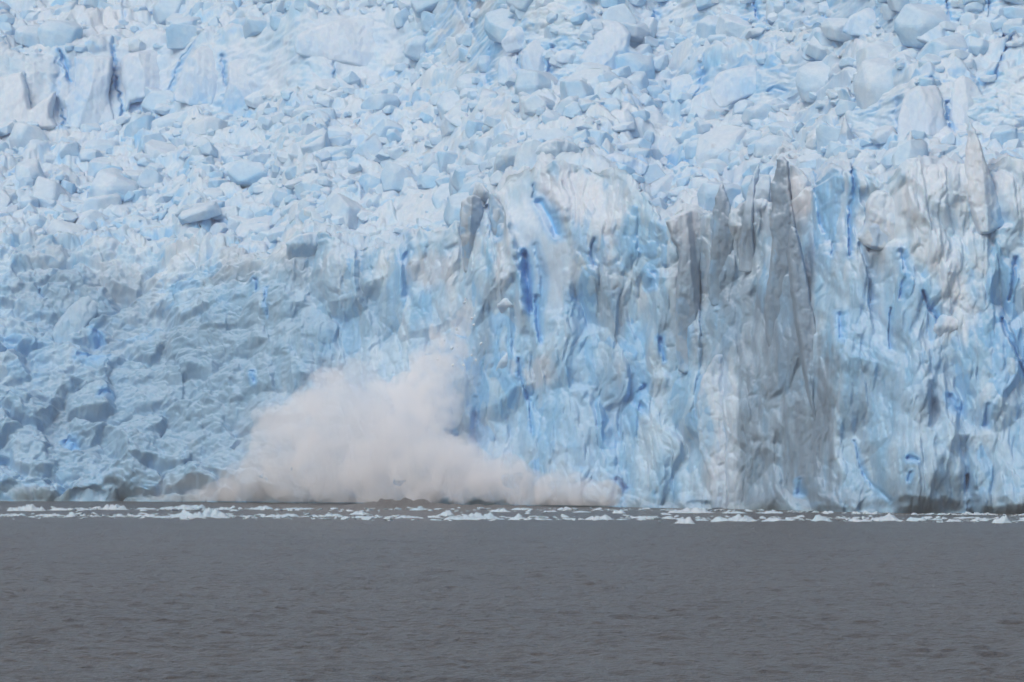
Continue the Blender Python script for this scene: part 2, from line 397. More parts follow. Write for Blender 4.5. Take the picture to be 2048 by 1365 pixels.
# ------------------------------------------------------------------ the glacier sheet
us = np.arange(-420, 2471, 2.0).astype(np.float32)
NU = len(us)
Yf = interp(FRONT, us)
vb = HV + F * H / Yf + 4
kc = np.hanning(45)
vc = np.convolve(np.pad(interp(CREST, us), 22, 'edge'), kc / kc.sum(), 'valid') + 5 * fbm2(us / 22, us * 0, 5, 3)
NC, NF = 330, 300
VT = -150.0
tt = np.concatenate([np.linspace(0, 1, NC), 1 + np.linspace(0, 1, NF)[1:]])[:, None]
V = np.where(tt <= 1, vb + (vc - vb) * tt, vc + (VT - vc) * (tt - 1)).astype(np.float32)
U = np.broadcast_to(us, V.shape).astype(np.float32)
steep = np.zeros(V.shape, np.float32)
for p in STEEP:
    d = poly_dist(U, V, p)[0]
    steep = np.maximum(steep, sstep(-14, 14, d + 8 * fbm2(U / 30, V / 30, 41, 2)))
smooth = np.zeros(V.shape, np.float32)
for p in SMOOTH:
    smooth = np.maximum(smooth, sstep(-12, 12, poly_dist(U, V, p)[0] + 8 * fbm2(U / 25, V / 25, 42, 2)))
cliff = 1 - sstep(-4, 4, vc - V)                       # 1 on the front
cliff = (tt <= 1).astype(np.float32) * np.ones_like(V)
above = np.clip(vc - V, 0, None)
lean = interp(LEAN, us)
lean = lean * (1 + 1.3 * np.clip(tt, 0, 1) ** 3 * (us < 900) * np.clip((900 - us) / 500, 0, 1))
g = cliff * (0.088 * lean) + (1 - cliff) * (steep * 0.07 + (1 - steep) * 0.28)
jump = sstep(880, 1000, us) * 0.9 + 0.25
g = g + (1 - cliff) * (1 - sstep(0, 16, above)) * jump
dv = np.vstack([np.zeros((1, NU)), V[:-1] - V[1:]])
YB = Yf + np.cumsum(g * dv, 0)
k = np.ones(9) / 9
YS = YB.copy()
k = np.hanning(101)
k /= k.sum()
for _ in range(2):
    YS = np.apply_along_axis(lambda a: np.convolve(np.pad(a, 50, 'edge'), k, 'valid'), 1, YS)
k = np.ones(9) / 9
YB = np.apply_along_axis(lambda a: np.convolve(np.pad(a, 4, 'edge'), k, 'valid'), 1, YB)
far_ = sstep(6, 60, above)
YB = YB * (1 - far_) + YS * far_
YB = YB.astype(np.float32)
X, Yw, Z = at(U, V, YB)
X, Yw, Z = X.astype(np.float32), Yw.astype(np.float32), Z.astype(np.float32)
# arc length up the surface
Q = np.cumsum(np.vstack([np.zeros((1, NU), np.float32), np.hypot(np.diff(Yw, axis=0), np.diff(Z, axis=0))]), 0).astype(np.float32)
Q = (Z + 0.9 * (Yw - Yf)).astype(np.float32)
left = 1 - sstep(300, 780, U + 60 * fbm2(U / 90, V / 60, 44, 3))                          # the tumbled left flank
cliff = sstep(-1, 1, (V - vc) / (12 + 60 * left)).astype(np.float32)
upright = np.clip(cliff * (1 - 0.35 * left) + (1 - cliff) * steep, 0, 1)
wp = X + 0.9 * fbm2(X / 7, Q / 9, 51, 2)
wq = Q + 1.6 * fbm2(X / 7, Q / 9, 52, 2)
def two(fn):
    """isotropic heap on the field and the left flank, upright slabs on the front"""
    a1, b1 = fn(1.0)
    a2, b2 = fn(3.4)
    m = np.clip(cliff * (1 - left), 0, 1)
    return a1 * (1 - m) + a2 * m, b1 * (1 - m) + b2 * m


big = fbm2(X / 17, Q / 30, 61, 4)
lw = left * cliff * 0.8
wp = wp + lw * fbm2(X / 3.5, Q / 3.5, 53, 3)
wq = wq + lw * fbm2(X / 3.5, Q / 3.5, 54, 3)
fa, ia = two(lambda st_: facets(wp / 9.5, wq / (9.0 * (1 + 0.6 * (st_ - 1))) + 31, 71, 1.0))
fb, ib = two(lambda st_: facets(wp / 3.8 + 9, wq / (3.6 * st_), 81, 1.1))
fc, ic = two(lambda st_: facets(wp / 1.2, wq / (1.3 * st_) + 5, 91, 1.1))
fmask = sstep(-0.3, 0.5, fbm2(X / 11, Q / 16, 94, 2))
fd, id_ = two(lambda st_: facets(wp / 0.55, wq / (0.6 * st_) + 3, 93, 1.2))
flute = (1 - np.abs(fbm2((X + 0.06 * Q) / 3.4, Q / 26, 95, 3))) * (0.25 + 0.75 * fmask)
flute2 = 1 - np.abs(fbm2((X + 0.03 * Q) / 0.8, Q / 9, 96, 2))
rub = (1 - cliff) * (1 - steep)
ks = (1 - 0.85 * smooth) * (1 - 0.4 * left * cliff)
D = (big * (2.6 * cliff + 1.0 * rub + 1.5 * steep * (1 - cliff))
     + fa * (3.2 * cliff + 1.7 * rub + 1.2 * (1 - cliff) * steep) * (1 - 0.55 * smooth)
     + fb * (1.0 * cliff + 1.15 * rub + 0.6 * (1 - cliff) * steep) * ks
     + fc * (0.46 * cliff + 0.3 * rub + 0.2 * (1 - cliff) * steep) * ks
     + fd * (0.16 * cliff + 0.08 * rub) * ks
     + (flute * 1.5 + flute2 * 0.3 * fmask) * cliff * (1 - 0.8 * left) * (1 - 0.5 * smooth)
     + 0.10 * cliff * fbm2(X / 1.0, Q / 1.7, 101, 3) * (1 - 0.5 * smooth)
     + 0.2 * fbm2(X / 1.6, Q / (1.9 + 4 * cliff * (1 - left)), 97, 3))
ids = 0.5 * ib + 0.3 * ic + 0.2 * ia
ids = 0.5 + (ids - 0.5) * (1 - 0.6 * smooth) * 1.6
blue = np.zeros_like(V)
groove = np.zeros_like(V)
jw = U + 2.2 * fbm2(X / 1.1, Z / 1.1, 98, 3)
for pts, dep, bl in CRACKS:
    a = np.array(pts)
    R = a[:, 2].max() + 8
    m = (U > a[:, 0].min() - R) & (U < a[:, 0].max() + R) & (V > a[:, 1].min() - R) & (V < a[:, 1].max() + R)
    if not m.any():
        continue
    w = [(p[0], p[1], p[2] * 1.0 + 0.7) for p in pts]
    s = stroke(jw[m], V[m], w)
    groove[m] = np.maximum(groove[m], 0.24 * dep * sstep(0.0, 0.95, s))
    halo = stroke(jw[m] + 3 * fbm2(X[m] / 0.8, Z[m] / 2.5, 100, 2), V[m], [(p[0], p[1], p[2] * 1.9 + 4) for p in pts])
    blue[m] = np.maximum(blue[m], np.maximum(bl * sstep(0.25, 0.8, s), 0.75 * min(1, bl) * sstep(0.05, 0.7, halo)))
nrm = np.sqrt((upright) ** 2 + (1 - upright * 0.85) ** 2)
ny, nz = -(0.12 + upright) / nrm, (1 - upright * 0.85) / nrm
shore = sstep(0, 14, vb - V)                           # the foot of the front stays near the waterline
D = D * (0.35 + 0.65 * shore)
hz = Z + 0.6 * fbm2(X / 4, X * 0, 120, 3)
notch = (1 - sstep(0.2, 2.2, hz)) * sstep(-0.35, 0.5, fbm2(X / 9, X * 0 + 3, 121, 3)) * cliff
PX = X + 0.35 * fbm2(X / 2, Q / (2 + 8 * cliff * (1 - left)), 99, 2)
PY = Yw + ny * D + groove + 2.2 * notch
PZ = Z + nz * D * (0.3 + 0.7 * shore)
COL = ice_colour(U, V, PX, PY, PZ, ids)
nzs = np.gradient(PY, axis=0)
run = np.abs(np.gradient(PZ, axis=0)) + 1e-4
flatness = sstep(1.2, 3.5, np.abs(nzs) / run) * (V < 560)
COL = mix(COL, WHITE, flatness * 0.45)                 # old snow lies on the level tops
COL = mix(COL, mix(ALB[BLUE] * np.ones_like(COL), DEEP, sstep(0.75, 1.25, blue)), np.clip(blue * 1.15, 0, 1))
wet = (1 - sstep(0.6, 2.0, hz)) * cliff
COL = mix(COL, np.array((0.20, 0.27, 0.31), np.float32) * np.ones_like(COL), 0.75 * wet * sstep(-0.6, 0.4, fbm2(X / 6, Z / 3, 122, 3)))
P = np.stack([PX, PY, PZ], -1)
SNOWY = 0.6 - 0.42 * sstep(430, 620, V + 40 * fbm2(U / 60, V / 60, 130, 3) + 60 * (left - 0.4)) + 0.25 * sstep(1700, 1850, U) * sstep(500, 600, V) * (1 - sstep(700, 800, V))
for name, a, b, lab, cat in (
        ('ice_cliff', 0, NC, 'tall fissured blue white ice front of the glacier rising from the water', 'ice cliff'),
        ('ice_field', NC - 1, NC + NF - 1, 'broken blue white glacier surface climbing in steps behind the ice front', 'glacier')):
    v_ = P[a:b].reshape(-1, 3)
    o = mesh_obj(name, v_, grid_faces(b - a, NU), M_ICE, COL[a:b].reshape(-1, 3), snow=SNOWY[a:b].reshape(-1))
    tag(o, lab, cat, kind='structure')


def col_index(u):
    return int(np.clip(round((u - us[0]) / 2.0), 0, NU - 1))


def row_index(ci, v):
    return int(np.argmin(np.abs(V[:, ci] - v)))


def base_Y(u, v):
    ci = col_index(u)
    return float(YB[row_index(ci, v), ci])


# ------------------------------------------------------------------ seracs: outline, real distance, real thickness
def serac(name, label, cat, pts, tint=None, off=None, thick=None, rough=None, rim=0.16, lean=0.12, step=2.0, group=None, sink=1.0):
    pts = np.array(pts, np.float32)
    # soften the surveyed outline a little and roughen it
    n = len(pts)
    fine = []
    for i in range(n):
        p0, p1, p2, p3 = pts[i - 1], pts[i], pts[(i + 1) % n], pts[(i + 2) % n]
        for t in np.linspace(0, 1, 6, endpoint=False):
            cr = 0.5 * (2 * p1 + (p2 - p0) * t + (2 * p0 - 5 * p1 + 4 * p2 - p3) * t * t + (3 * p1 - p0 - 3 * p2 + p3) * t ** 3)
            fine.append(0.45 * cr + 0.55 * (p1 + (p2 - p1) * t))
    fine = np.array(fine, np.float32)
    seed = int(abs(pts[0, 0] * 7 + pts[0, 1])) % 977
    fine[:, 0] += 2.0 * fbm2(fine[:, 0] / 9, fine[:, 1] / 9, seed, 3)
    fine[:, 1] += 2.0 * fbm2(fine[:, 0] / 9, fine[:, 1] / 9, seed + 5, 3)
    u0, v0 = fine.min(0) - step
    u1, v1 = fine.max(0) + step
    gu, gv = np.meshgrid(np.arange(u0, u1 + step, step), np.arange(v0, v1 + step, step))
    gu, gv = gu.astype(np.float32), gv.astype(np.float32)
    d, bu, bv = poly_dist(gu, gv, fine)
    inside = d > 0
    nr, ncol = gu.shape
    cell = inside[:-1, :-1] | inside[1:, :-1] | inside[:-1, 1:] | inside[1:, 1:]
    ii = (np.arange(nr * ncol).reshape(nr, ncol))[:-1, :-1][cell]
    fr = np.stack([ii, ii + ncol, ii + ncol + 1, ii + 1], 1)
    gu2, gv2 = np.where(inside, gu, bu), np.where(inside, gv, bv)
    dd = np.clip(d, 0, None)
    cu, cvb, cvt = float(fine[:, 0].mean()), float(fine[:, 1].max()), float(fine[:, 1].min())
    wpx = min(u1 - u0, v1 - v0)
    Yc = base_Y(cu, cvb - 0.25 * (cvb - cvt))
    wm = wpx * Yc / F
    T = thick if thick is not None else 0.16 * wm + 0.35
    if rough is None:
        rough = 0.45 if cvb < 345 else 1.0
    if name == 'ice_pinnacle' or (name == 'serac' and 'grey tower' in label) or 'grey blade' in label:
        T *= 1.7
        Yc -= 1.3
    Yc = Yc - 0.4 * (off if off is not None else 1.6)
    e = np.clip(dd / (rim * 0.5 * wpx + 1e-6), 0, 1)
    prof = (1 - (1 - e) ** 2.2) ** 0.62
    hfrac = (cvb - gv2) / max(1.0, cvb - cvt)
    foot = sink * (1 - sstep(0.0, 0.7, hfrac))
    x, _, z = at(gu2, gv2, Yc)
    rp_ = np.random.default_rng(seed)
    cut = np.full(x.shape, 9.0, np.float32)
    ia_ = np.zeros(x.shape, np.float32)
    hm = (cvt - cvb) * -Yc / F
    xc, zc = float(at(cu, 0, Yc)[0]), float(H - (0.5 * (cvb + cvt) - HV) * Yc / F)
    for k_ in range(7):                                # a few clean fracture planes
        sx_, sz_ = rp_.normal(0, 1.3), rp_.normal(-0.3, 0.7)
        pl = 0.75 + 0.55 * rp_.random() + sx_ * (x - xc) / wm + sz_ * (z - zc) / hm + 0.05 * fbm2(x / 1.5, z / 2, seed + k_, 2)
        ia_ = np.where(pl < cut, rp_.random(), ia_)
        cut = np.minimum(cut, pl)
    cut = np.clip(cut, 0.15, 1.6)
    fb_, ib_ = facets(x / 1.3, z / 2.2 + seed, seed + 21, 0.9)
    fl = 1 - np.abs(fbm2(x / 1.3, z / 11, seed + 31, 3))
    dep = prof * (T * 1.5 * cut + rough * (0.22 * fb_ + 0.26 * fl + 0.14 * fbm2(x / 0.9, z / 1.2, seed + 33, 3)))
    ci_ = col_index(cu)
    onfield = cvb < vc[ci_] - 4
    if onfield or cu < 560:                            # those on the ice field stand on it and lean back a little
        y1, y2 = YB[row_index(ci_, cvb), ci_], YB[row_index(ci_, cvt), ci_]
        lean = float(np.clip(0.7 * (y2 - y1) / max(0.5, hm), 0.12, 0.9))
        if onfield:
            Yc = float(y1) + 0.3 * T
            foot = foot * 0.25
    hgt = (cvb - gv2) * Yc / F
    yf = Yc + lean * hgt - dep * (1 - 0.75 * foot) + 2.6 * foot
    yb = Yc + lean * hgt + prof * T * 0.8 + 2.6 * foot
    def place(yy):
        a_, b_, c_ = at(gu2, gv2, Yc)       # upright in the world: x and z fixed at the serac's own distance
        return np.stack([a_, yy, c_], -1).reshape(-1, 3)
    vf, vk = place(yf), place(yb)
    nv = len(vf)
    verts = np.concatenate([vf, vk])
    faces = np.concatenate([fr, fr[:, ::-1] + nv])
    # drop unused, weld the rim
    used = np.unique(faces)
    rimv = (~inside).ravel()
    mp = np.arange(2 * nv)
    mp[nv:][rimv] = np.arange(nv)[rimv]
    faces = mp[faces]
    used = np.unique(faces)
    rem = np.zeros(2 * nv, np.int64)
    rem[used] = np.arange(len(used))
    verts, faces = verts[used], rem[faces]
    uu = np.concatenate([gu2.ravel(), gu2.ravel()])[used]
    vv = np.concatenate([gv2.ravel(), gv2.ravel()])[used]
    idn = np.concatenate([(0.6 * ia_ + 0.4 * ib_).ravel()] * 2)[used]
    col = ice_colour(uu, vv, verts[:, 0], verts[:, 1], verts[:, 2], idn, tint)
    own = ice_colour(uu, vv, verts[:, 0], verts[:, 1], verts[:, 2], idn)
    wgt = 0.8 if tint in (tG, tD) else 0.45
    col = mix(own, col, np.full(uu.shape, wgt))
    base = np.array([float(verts[:, 0].mean()), Yc, float(verts[:, 2].min())], np.float32)
    o = mesh_obj(name, verts - base, faces, M_ICE, col, snow=0.75 - 0.5 * sstep(380, 620, vv))
    o.location = base
    return tag(o, label, cat, group)


tW, tP, tB, tG, tD, tT = (0.64, 0.70, 0.77), (0.55, 0.67, 0.80), (0.38, 0.60, 0.80), (0.39, 0.47, 0.55), (0.24, 0.295, 0.36), (0.44, 0.58, 0.69)
SG = 'seracs standing in the icefall'
SERACS = [
    ('serac', 'rounded pale blue serac with white cap at foot of the cracked upper wall', 'serac', [(453, 124), (470, 112), (495, 117), (502, 130), (514, 142), (526, 168), (531, 205), (520, 230), (490, 241), (450, 238), (440, 215), (449, 190), (453, 160)], tT, 4),
    ('ice_wall_block', 'broad square pale block between two dark blue cracks in upper left wall', 'ice block', [(144, 110), (180, 105), (218, 108), (219, 150), (214, 190), (226, 236), (226, 252), (180, 258), (134, 262), (132, 222), (126, 200), (145, 168)], tP, 2),
    ('ice_wall_block', 'wide pale block left of the long slanting thin crack in upper wall', 'ice block', [(250, 103), (300, 93), (345, 99), (372, 96), (352, 132), (336, 165), (332, 195), (300, 200), (262, 206), (252, 226), (247, 180), (240, 150), (238, 120)], tP, 2),
    ('ice_wall_block', 'smooth pale block right of the long slanting thin crack in upper wall', 'ice block', [(396, 88), (438, 92), (442, 120), (443, 160), (436, 190), (425, 214), (380, 210), (346, 200), (354, 160), (370, 120)], tP, 2),
    ('ice_wall_block', 'dusty pale wall block with faint grey streaks at the left frame edge', 'ice block', [(-70, 160), (0, 150), (38, 140), (52, 175), (60, 216), (108, 180), (104, 230), (116, 258), (60, 264), (-70, 264)], tW, 2),
    ('ice_dome', 'large smooth pale ice dome right of the cracked upper wall', 'serac', [(590, 70), (640, 45), (690, 32), (745, 33), (775, 55), (800, 90), (806, 116), (770, 130), (735, 141), (700, 132), (640, 122), (590, 105)], tP, 2),
    ('serac', 'slanting blocky serac under a curved dark crack near the top middle', 'serac', [(1003, 84), (1014, 62), (1035, 50), (1060, 52), (1074, 66), (1060, 90), (1040, 103), (1010, 106)], tP, 3),
    ('serac', 'small upright block left of thin vertical crack below the slanting block', 'serac', [(997, 120), (1010, 108), (1030, 107), (1034, 122), (1035, 160), (1015, 170), (996, 165)], tB, 3),
    ('serac', 'tall pale block right of thin vertical crack, top middle of icefall', 'serac', [(1041, 116), (1048, 92), (1070, 75), (1090, 79), (1096, 95), (1093, 150), (1080, 160), (1068, 170), (1045, 152)], tP, 3),
    ('serac', 'huge pale blue lumpy serac with a dark grit pocket on its left shoulder', 'serac', [(1166, 45), (1190, 30), (1240, 38), (1263, 60), (1262, 90), (1285, 105), (1281, 135), (1245, 150), (1200, 152), (1166, 140), (1160, 115), (1178, 86), (1160, 66)], tP, 3),
    ('serac', 'narrow blue block beside blue gap right of the huge lumpy serac', 'serac', [(1275, 75), (1280, 45), (1292, 33), (1305, 42), (1306, 78), (1290, 84)], tB, 3),
    ('serac', 'flat ledge-like block left of the huge lumpy serac', 'serac', [(1109, 124), (1112, 104), (1130, 98), (1158, 101), (1162, 118), (1150, 128)], tP, 3),
    ('ice_dome', 'grey blue dome with upright face behind the dusty white crest', 'serac', [(1063, 335), (1070, 302), (1085, 286), (1110, 278), (1140, 281), (1158, 294), (1163, 325), (1145, 345), (1105, 350), (1080, 348)], tT, 3),
    ('serac', 'greyish blocky ridge end joined to the left of the grey blue dome', 'serac', [(986, 356), (991, 312), (1005, 296), (1030, 288), (1056, 290), (1064, 305), (1060, 335), (1030, 352), (1005, 360)], tT, 2.5),
    ('ice_pinnacle', 'small triangular blue grey peak behind the sloping pale ridge', 'pinnacle', [(1192, 314), (1204, 290), (1213, 272), (1224, 290), (1238, 314), (1215, 320)], tT, 3),
    ('serac', 'sloping pale blue ridge just right of the grey blue dome', 'serac', [(1188, 318), (1230, 304), (1270, 314), (1298, 330), (1290, 350), (1262, 348), (1235, 346), (1200, 346)], tP, 2.5),
    ('serac', 'pale leaning block uphill of the triangular blue grey peak', 'serac', [(1203, 252), (1225, 220), (1255, 215), (1268, 235), (1274, 260), (1250, 270)], tP, 3),
    ('serac', 'broad pale block just right of the pale leaning block mid icefall', 'serac', [(1272, 238), (1285, 218), (1320, 222), (1340, 250), (1346, 275), (1310, 282), (1280, 272)], tP, 3),
    ('ice_slab', 'flat tilted slab with blue underside on the rubble left of centre', 'ice slab', [(886, 228), (920, 223), (950, 235), (974, 249), (948, 268), (920, 258), (900, 246)], tB, 2.5),
    ('ice_block', 'squat clear blue block left above the grey blue dome', 'ice block', [(953, 304), (960, 280), (985, 273), (1012, 280), (1018, 296), (1000, 309), (970, 310)], tB, 2.5),
    ('ice_block', 'blue tilted block on white rubble below the top middle seracs', 'ice block', [(1027, 205), (1030, 178), (1055, 172), (1075, 186), (1085, 205), (1065, 216), (1040, 212)], tB, 2.5),
    ('ice_pinnacle', 'pale curved spire tip at left end of the ice front crest', 'pinnacle', [(944, 395), (951, 364), (966, 368), (978, 382), (986, 404), (976, 420), (966, 406), (955, 398)], tW, 2),
    ('ice_pinnacle', 'grey shouldered spire left of the pale curved spire tip', 'pinnacle', [(920, 440), (924, 402), (944, 390), (960, 396), (967, 420), (968, 470), (972, 540), (930, 545), (922, 490)], tG, 2.2),
    ('ice_pinnacle', 'grey blue leaf-shaped blade right of the pale curved spire tip', 'pinnacle', [(978, 384), (1004, 410), (1018, 440), (1024, 480), (1022, 515), (1000, 505), (988, 470), (978, 432)], tG, 1.6),
    ('serac', 'white lumpy ice tower left of the deep blue cavern', 'serac', [(970, 505), (968, 480), (976, 458), (986, 480), (996, 496), (1015, 503), (1028, 520), (1034, 560), (1031, 592), (1014, 594), (998, 578), (984, 552), (976, 528)], tW, 3),
    ('ice_block', 'white wedge block under the lumpy ice tower, beside deep blue cavern', 'ice block', [(994, 612), (1004, 598), (1030, 592), (1046, 606), (1054, 634), (1030, 644), (1010, 640)], tW, 3),
    ('ice_block', 'pale angular block with split beside it, low in the front above the cloud', 'ice block', [(989, 746), (1000, 722), (1014, 704), (1030, 700), (1034, 740), (1020, 768), (1000, 772)], tW, 2.5),
    ('ice_pinnacle', 'grey leaf-shaped spire left of the tallest dark spire', 'pinnacle', [(1446, 362), (1456, 392), (1464, 425), (1470, 480), (1478, 560), (1470, 610), (1424, 610), (1416, 560), (1424, 490), (1426, 430), (1434, 390)], tD, 2),
    ('ice_pinnacle', 'tallest dark grey dirty spire on the ice front', 'pinnacle', [(1556, 318), (1566, 310), (1579, 322), (1583, 360), (1586, 400), (1592, 430), (1602, 475), (1614, 550), (1632, 640), (1630, 700), (1540, 700), (1530, 620), (1540, 540), (1546, 480), (1540, 446), (1546, 412), (1543, 370), (1553, 342)], tD, 2.5),
    ('ice_slab', 'cream white slab leaning on the right of the tallest dark spire', 'ice slab', [(1580, 328), (1604, 340), (1620, 364), (1629, 380), (1614, 418), (1600, 446), (1590, 432), (1585, 392)], (0.68, 0.69, 0.70), 2.2),
    ('serac', 'dusty grey tower with thin black crack, left of the grey spires', 'serac', [(1333, 440), (1360, 426), (1390, 414), (1408, 424), (1414, 455), (1404, 500), (1400, 545), (1404, 620), (1412, 720), (1395, 745), (1356, 740), (1352, 600), (1358, 505), (1345, 482)], tG, 2.5),
    ('ice_pinnacle', 'thin grey needle between the leaf spire and the tallest spire', 'pinnacle', [(1508, 346), (1520, 326), (1518, 356), (1510, 400), (1508, 470), (1510, 540), (1480, 540), (1482, 470), (1490, 410), (1499, 372)], tG, 2),
    ('ice_slab', 'pale cyan upright panel just left of the tallest dark spire', 'ice slab', [(1512, 372), (1524, 352), (1540, 350), (1542, 390), (1540, 425), (1524, 440), (1508, 430)], tT, 1.5),
    ('ice_slab', 'white slab with short slanting crack, overhanging a grey hollow', 'ice slab', [(1735, 398), (1754, 380), (1782, 385), (1800, 418), (1812, 472), (1792, 492), (1762, 503), (1728, 492), (1714, 476), (1728, 450)], tW, 4),
    ('ice_slab', 'large upright pale slab with blue edge, upper right above the crest', 'ice slab', [(1796, 290), (1800, 232), (1815, 186), (1840, 168), (1878, 166), (1890, 188), (1894, 232), (1898, 264), (1870, 276), (1830, 284)], tP, 3),
    ('serac', 'hooded pale serac right of the large upright slab', 'serac', [(1902, 236), (1906, 190), (1914, 160), (1932, 145), (1952, 156), (1976, 200), (1968, 240), (1940, 256), (1912, 268)], tP, 3),
    ('ice_pinnacle', 'needle-topped white buttress at right of the ice front crest', 'pinnacle', [(1930, 340), (1935, 285), (1941, 240), (1950, 254), (1966, 296), (1984, 356), (2000, 402), (2013, 450), (1986, 466), (1958, 472), (1943, 430), (1934, 390)], tW, 2.5),
    ('ice_pinnacle', 'small pale horn left of the needle-topped white buttress', 'pinnacle', [(1798, 330), (1812, 290), (1822, 263), (1830, 290), (1836, 325), (1818, 336)], tW, 2),
    ('ice_pinnacle', 'grey triangular fin left of the large upright pale slab', 'pinnacle', [(1672, 296), (1684, 256), (1692, 230), (1704, 258), (1714, 292), (1692, 300)], tG, 3),
    ('serac', 'wide rounded pale blue serac near top right, left of a deep blue slot', 'serac', [(1686, 64), (1700, 32), (1740, 12), (1778, 15), (1798, 40), (1810, 76), (1770, 82), (1720, 74)], tP, 3),
    ('serac', 'rounded pale block just right of the deep blue slot near top right', 'serac', [(1834, 78), (1836, 52), (1856, 30), (1892, 26), (1930, 45), (1936, 76), (1918, 96), (1870, 94)], tP, 3),
    ('serac', 'blocky pale serac by a shadowy gap in the top right corner', 'serac', [(1940, 92), (1948, 58), (1970, 40), (1994, 42), (1998, 70), (1990, 104), (1962, 102)], tP, 3),
    ('ice_arch', 'low ice arch with a blue hollow under it, upper right', 'ice arch', [(1602, 112), (1616, 86), (1650, 72), (1690, 84), (1716, 110), (1684, 116), (1668, 98), (1652, 98), (1642, 116), (1618, 122)], tT, 3),
    ('serac', 'long pale blue stepped serac below the low ice arch', 'serac', [(1420, 185), (1440, 142), (1520, 125), (1596, 130), (1616, 158), (1560, 180), (1484, 200), (1440, 215)], tP, 3),
    ('serac', 'bulging blue serac face left below the long stepped serac', 'serac', [(1378, 232), (1388, 192), (1418, 180), (1458, 195), (1452, 236), (1402, 248)], tB, 3),
    ('serac', 'pale block with curved blue shadow gap on its right, upper right of centre', 'serac', [(1340, 200), (1344, 156), (1378, 144), (1396, 152), (1398, 172), (1390, 194), (1366, 206)], tP, 3),
    ('serac', 'bluish hump behind the crest between the dusty crest and grey spires', 'serac', [(1392, 308), (1400, 282), (1424, 266), (1450, 262), (1462, 286), (1458, 306), (1425, 312)], tB, 3),
    ('ice_slab', 'smooth diagonal blue grey slab sloping across the left flank', 'ice slab', [(92, 700), (104, 650), (145, 596), (182, 564), (204, 575), (196, 620), (166, 664), (135, 708), (108, 722)], tT, 3),
    ('serac', 'teal tinted tower standing on the crest left of centre', 'serac', [(392, 540), (398, 478), (413, 460), (430, 478), (440, 515), (432, 566), (408, 572)], tT, 2.5),
    ('ice_block', 'boxy pale block on the crest right of the teal tinted tower', 'ice block', [(572, 486), (600, 468), (640, 464), (660, 500), (640, 518), (580, 528)], tP, 2.5),
    ('ice_buttress', 'pinkish white buttress standing in the water below the dusty grey tower', 'ice buttress', [(1404, 760), (1432, 711), (1466, 706), (1468, 760), (1471, 840), (1479, 930), (1484, 1004), (1462, 1022), (1424, 1018), (1420, 960), (1400, 900), (1394, 810)], (0.62, 0.645, 0.68), 2.0),
    ('ice_buttress', 'long dark grey blade of ice running down right from the tallest spire', 'ice buttress', [(1586, 450), (1602, 470), (1618, 560), (1642, 690), (1660, 820), (1672, 940), (1655, 960), (1632, 880), (1606, 740), (1586, 600), (1576, 500)], tD, 3.2),
    ('ice_ledge', 'bright white snow-laden ledge at the right above a long blue crack', 'ice ledge', [(1874, 690), (1866, 655), (1884, 630), (1912, 634), (1938, 655), (1944, 684), (1915, 696)], tW, 2.5),
]
for s in SERACS:
    serac(s[0], s[1], s[2], s[3], s[4], s[5], group=SG if s[0] == 'serac' else None, sink=0.0 if ('overhang' in s[1] or 'needle-topped' in s[1] or 'buttress' in s[0]) else 1.0)

# ------------------------------------------------------------------ loose blocks on the ice field
def ico(sub):
    bm = bmesh.new()
    bmesh.ops.create_icosphere(bm, subdivisions=sub, radius=1.0)
    v = np.array([p.co[:] for p in bm.verts], np.float32)
    f = np.array([[q.index for q in p.verts] for p in bm.faces], np.int32)
    bm.free()
    return v / np.linalg.norm(v, axis=1, keepdims=True), f


def boulder(dirs, seed, sharp=48):
    r = np.random.default_rng(seed)
    n = r.normal(size=(r.integers(7, 11), 3)) * np.array([1, 1, 0.55])
    n /= np.linalg.norm(n, axis=1, keepdims=True)
    d = r.uniform(0.62, 1.0, len(n))
    n = np.concatenate([n, [[0, 0, 1], [0, 0, -1]]])
    d = np.concatenate([d, [r.uniform(0.5, 0.8), 0.6]])
    a = np.clip(dirs @ n.T, 0, None) / d
    rad = (a ** sharp).sum(1) ** (-1 / sharp)
    rad = np.minimum(rad, 1.12)
    rad = rad * (1 + 0.10 * fbm(dirs[:, 0] * 1.6 + seed, dirs[:, 1] * 1.6, dirs[:, 2] * 1.6, seed, 2) + 0.07 * fbm(dirs[:, 0] * 5 + seed, dirs[:, 1] * 5, dirs[:, 2] * 5, seed, 3))
    return (dirs * rad[:, None]).astype(np.float32)


IC2 = ico(2)


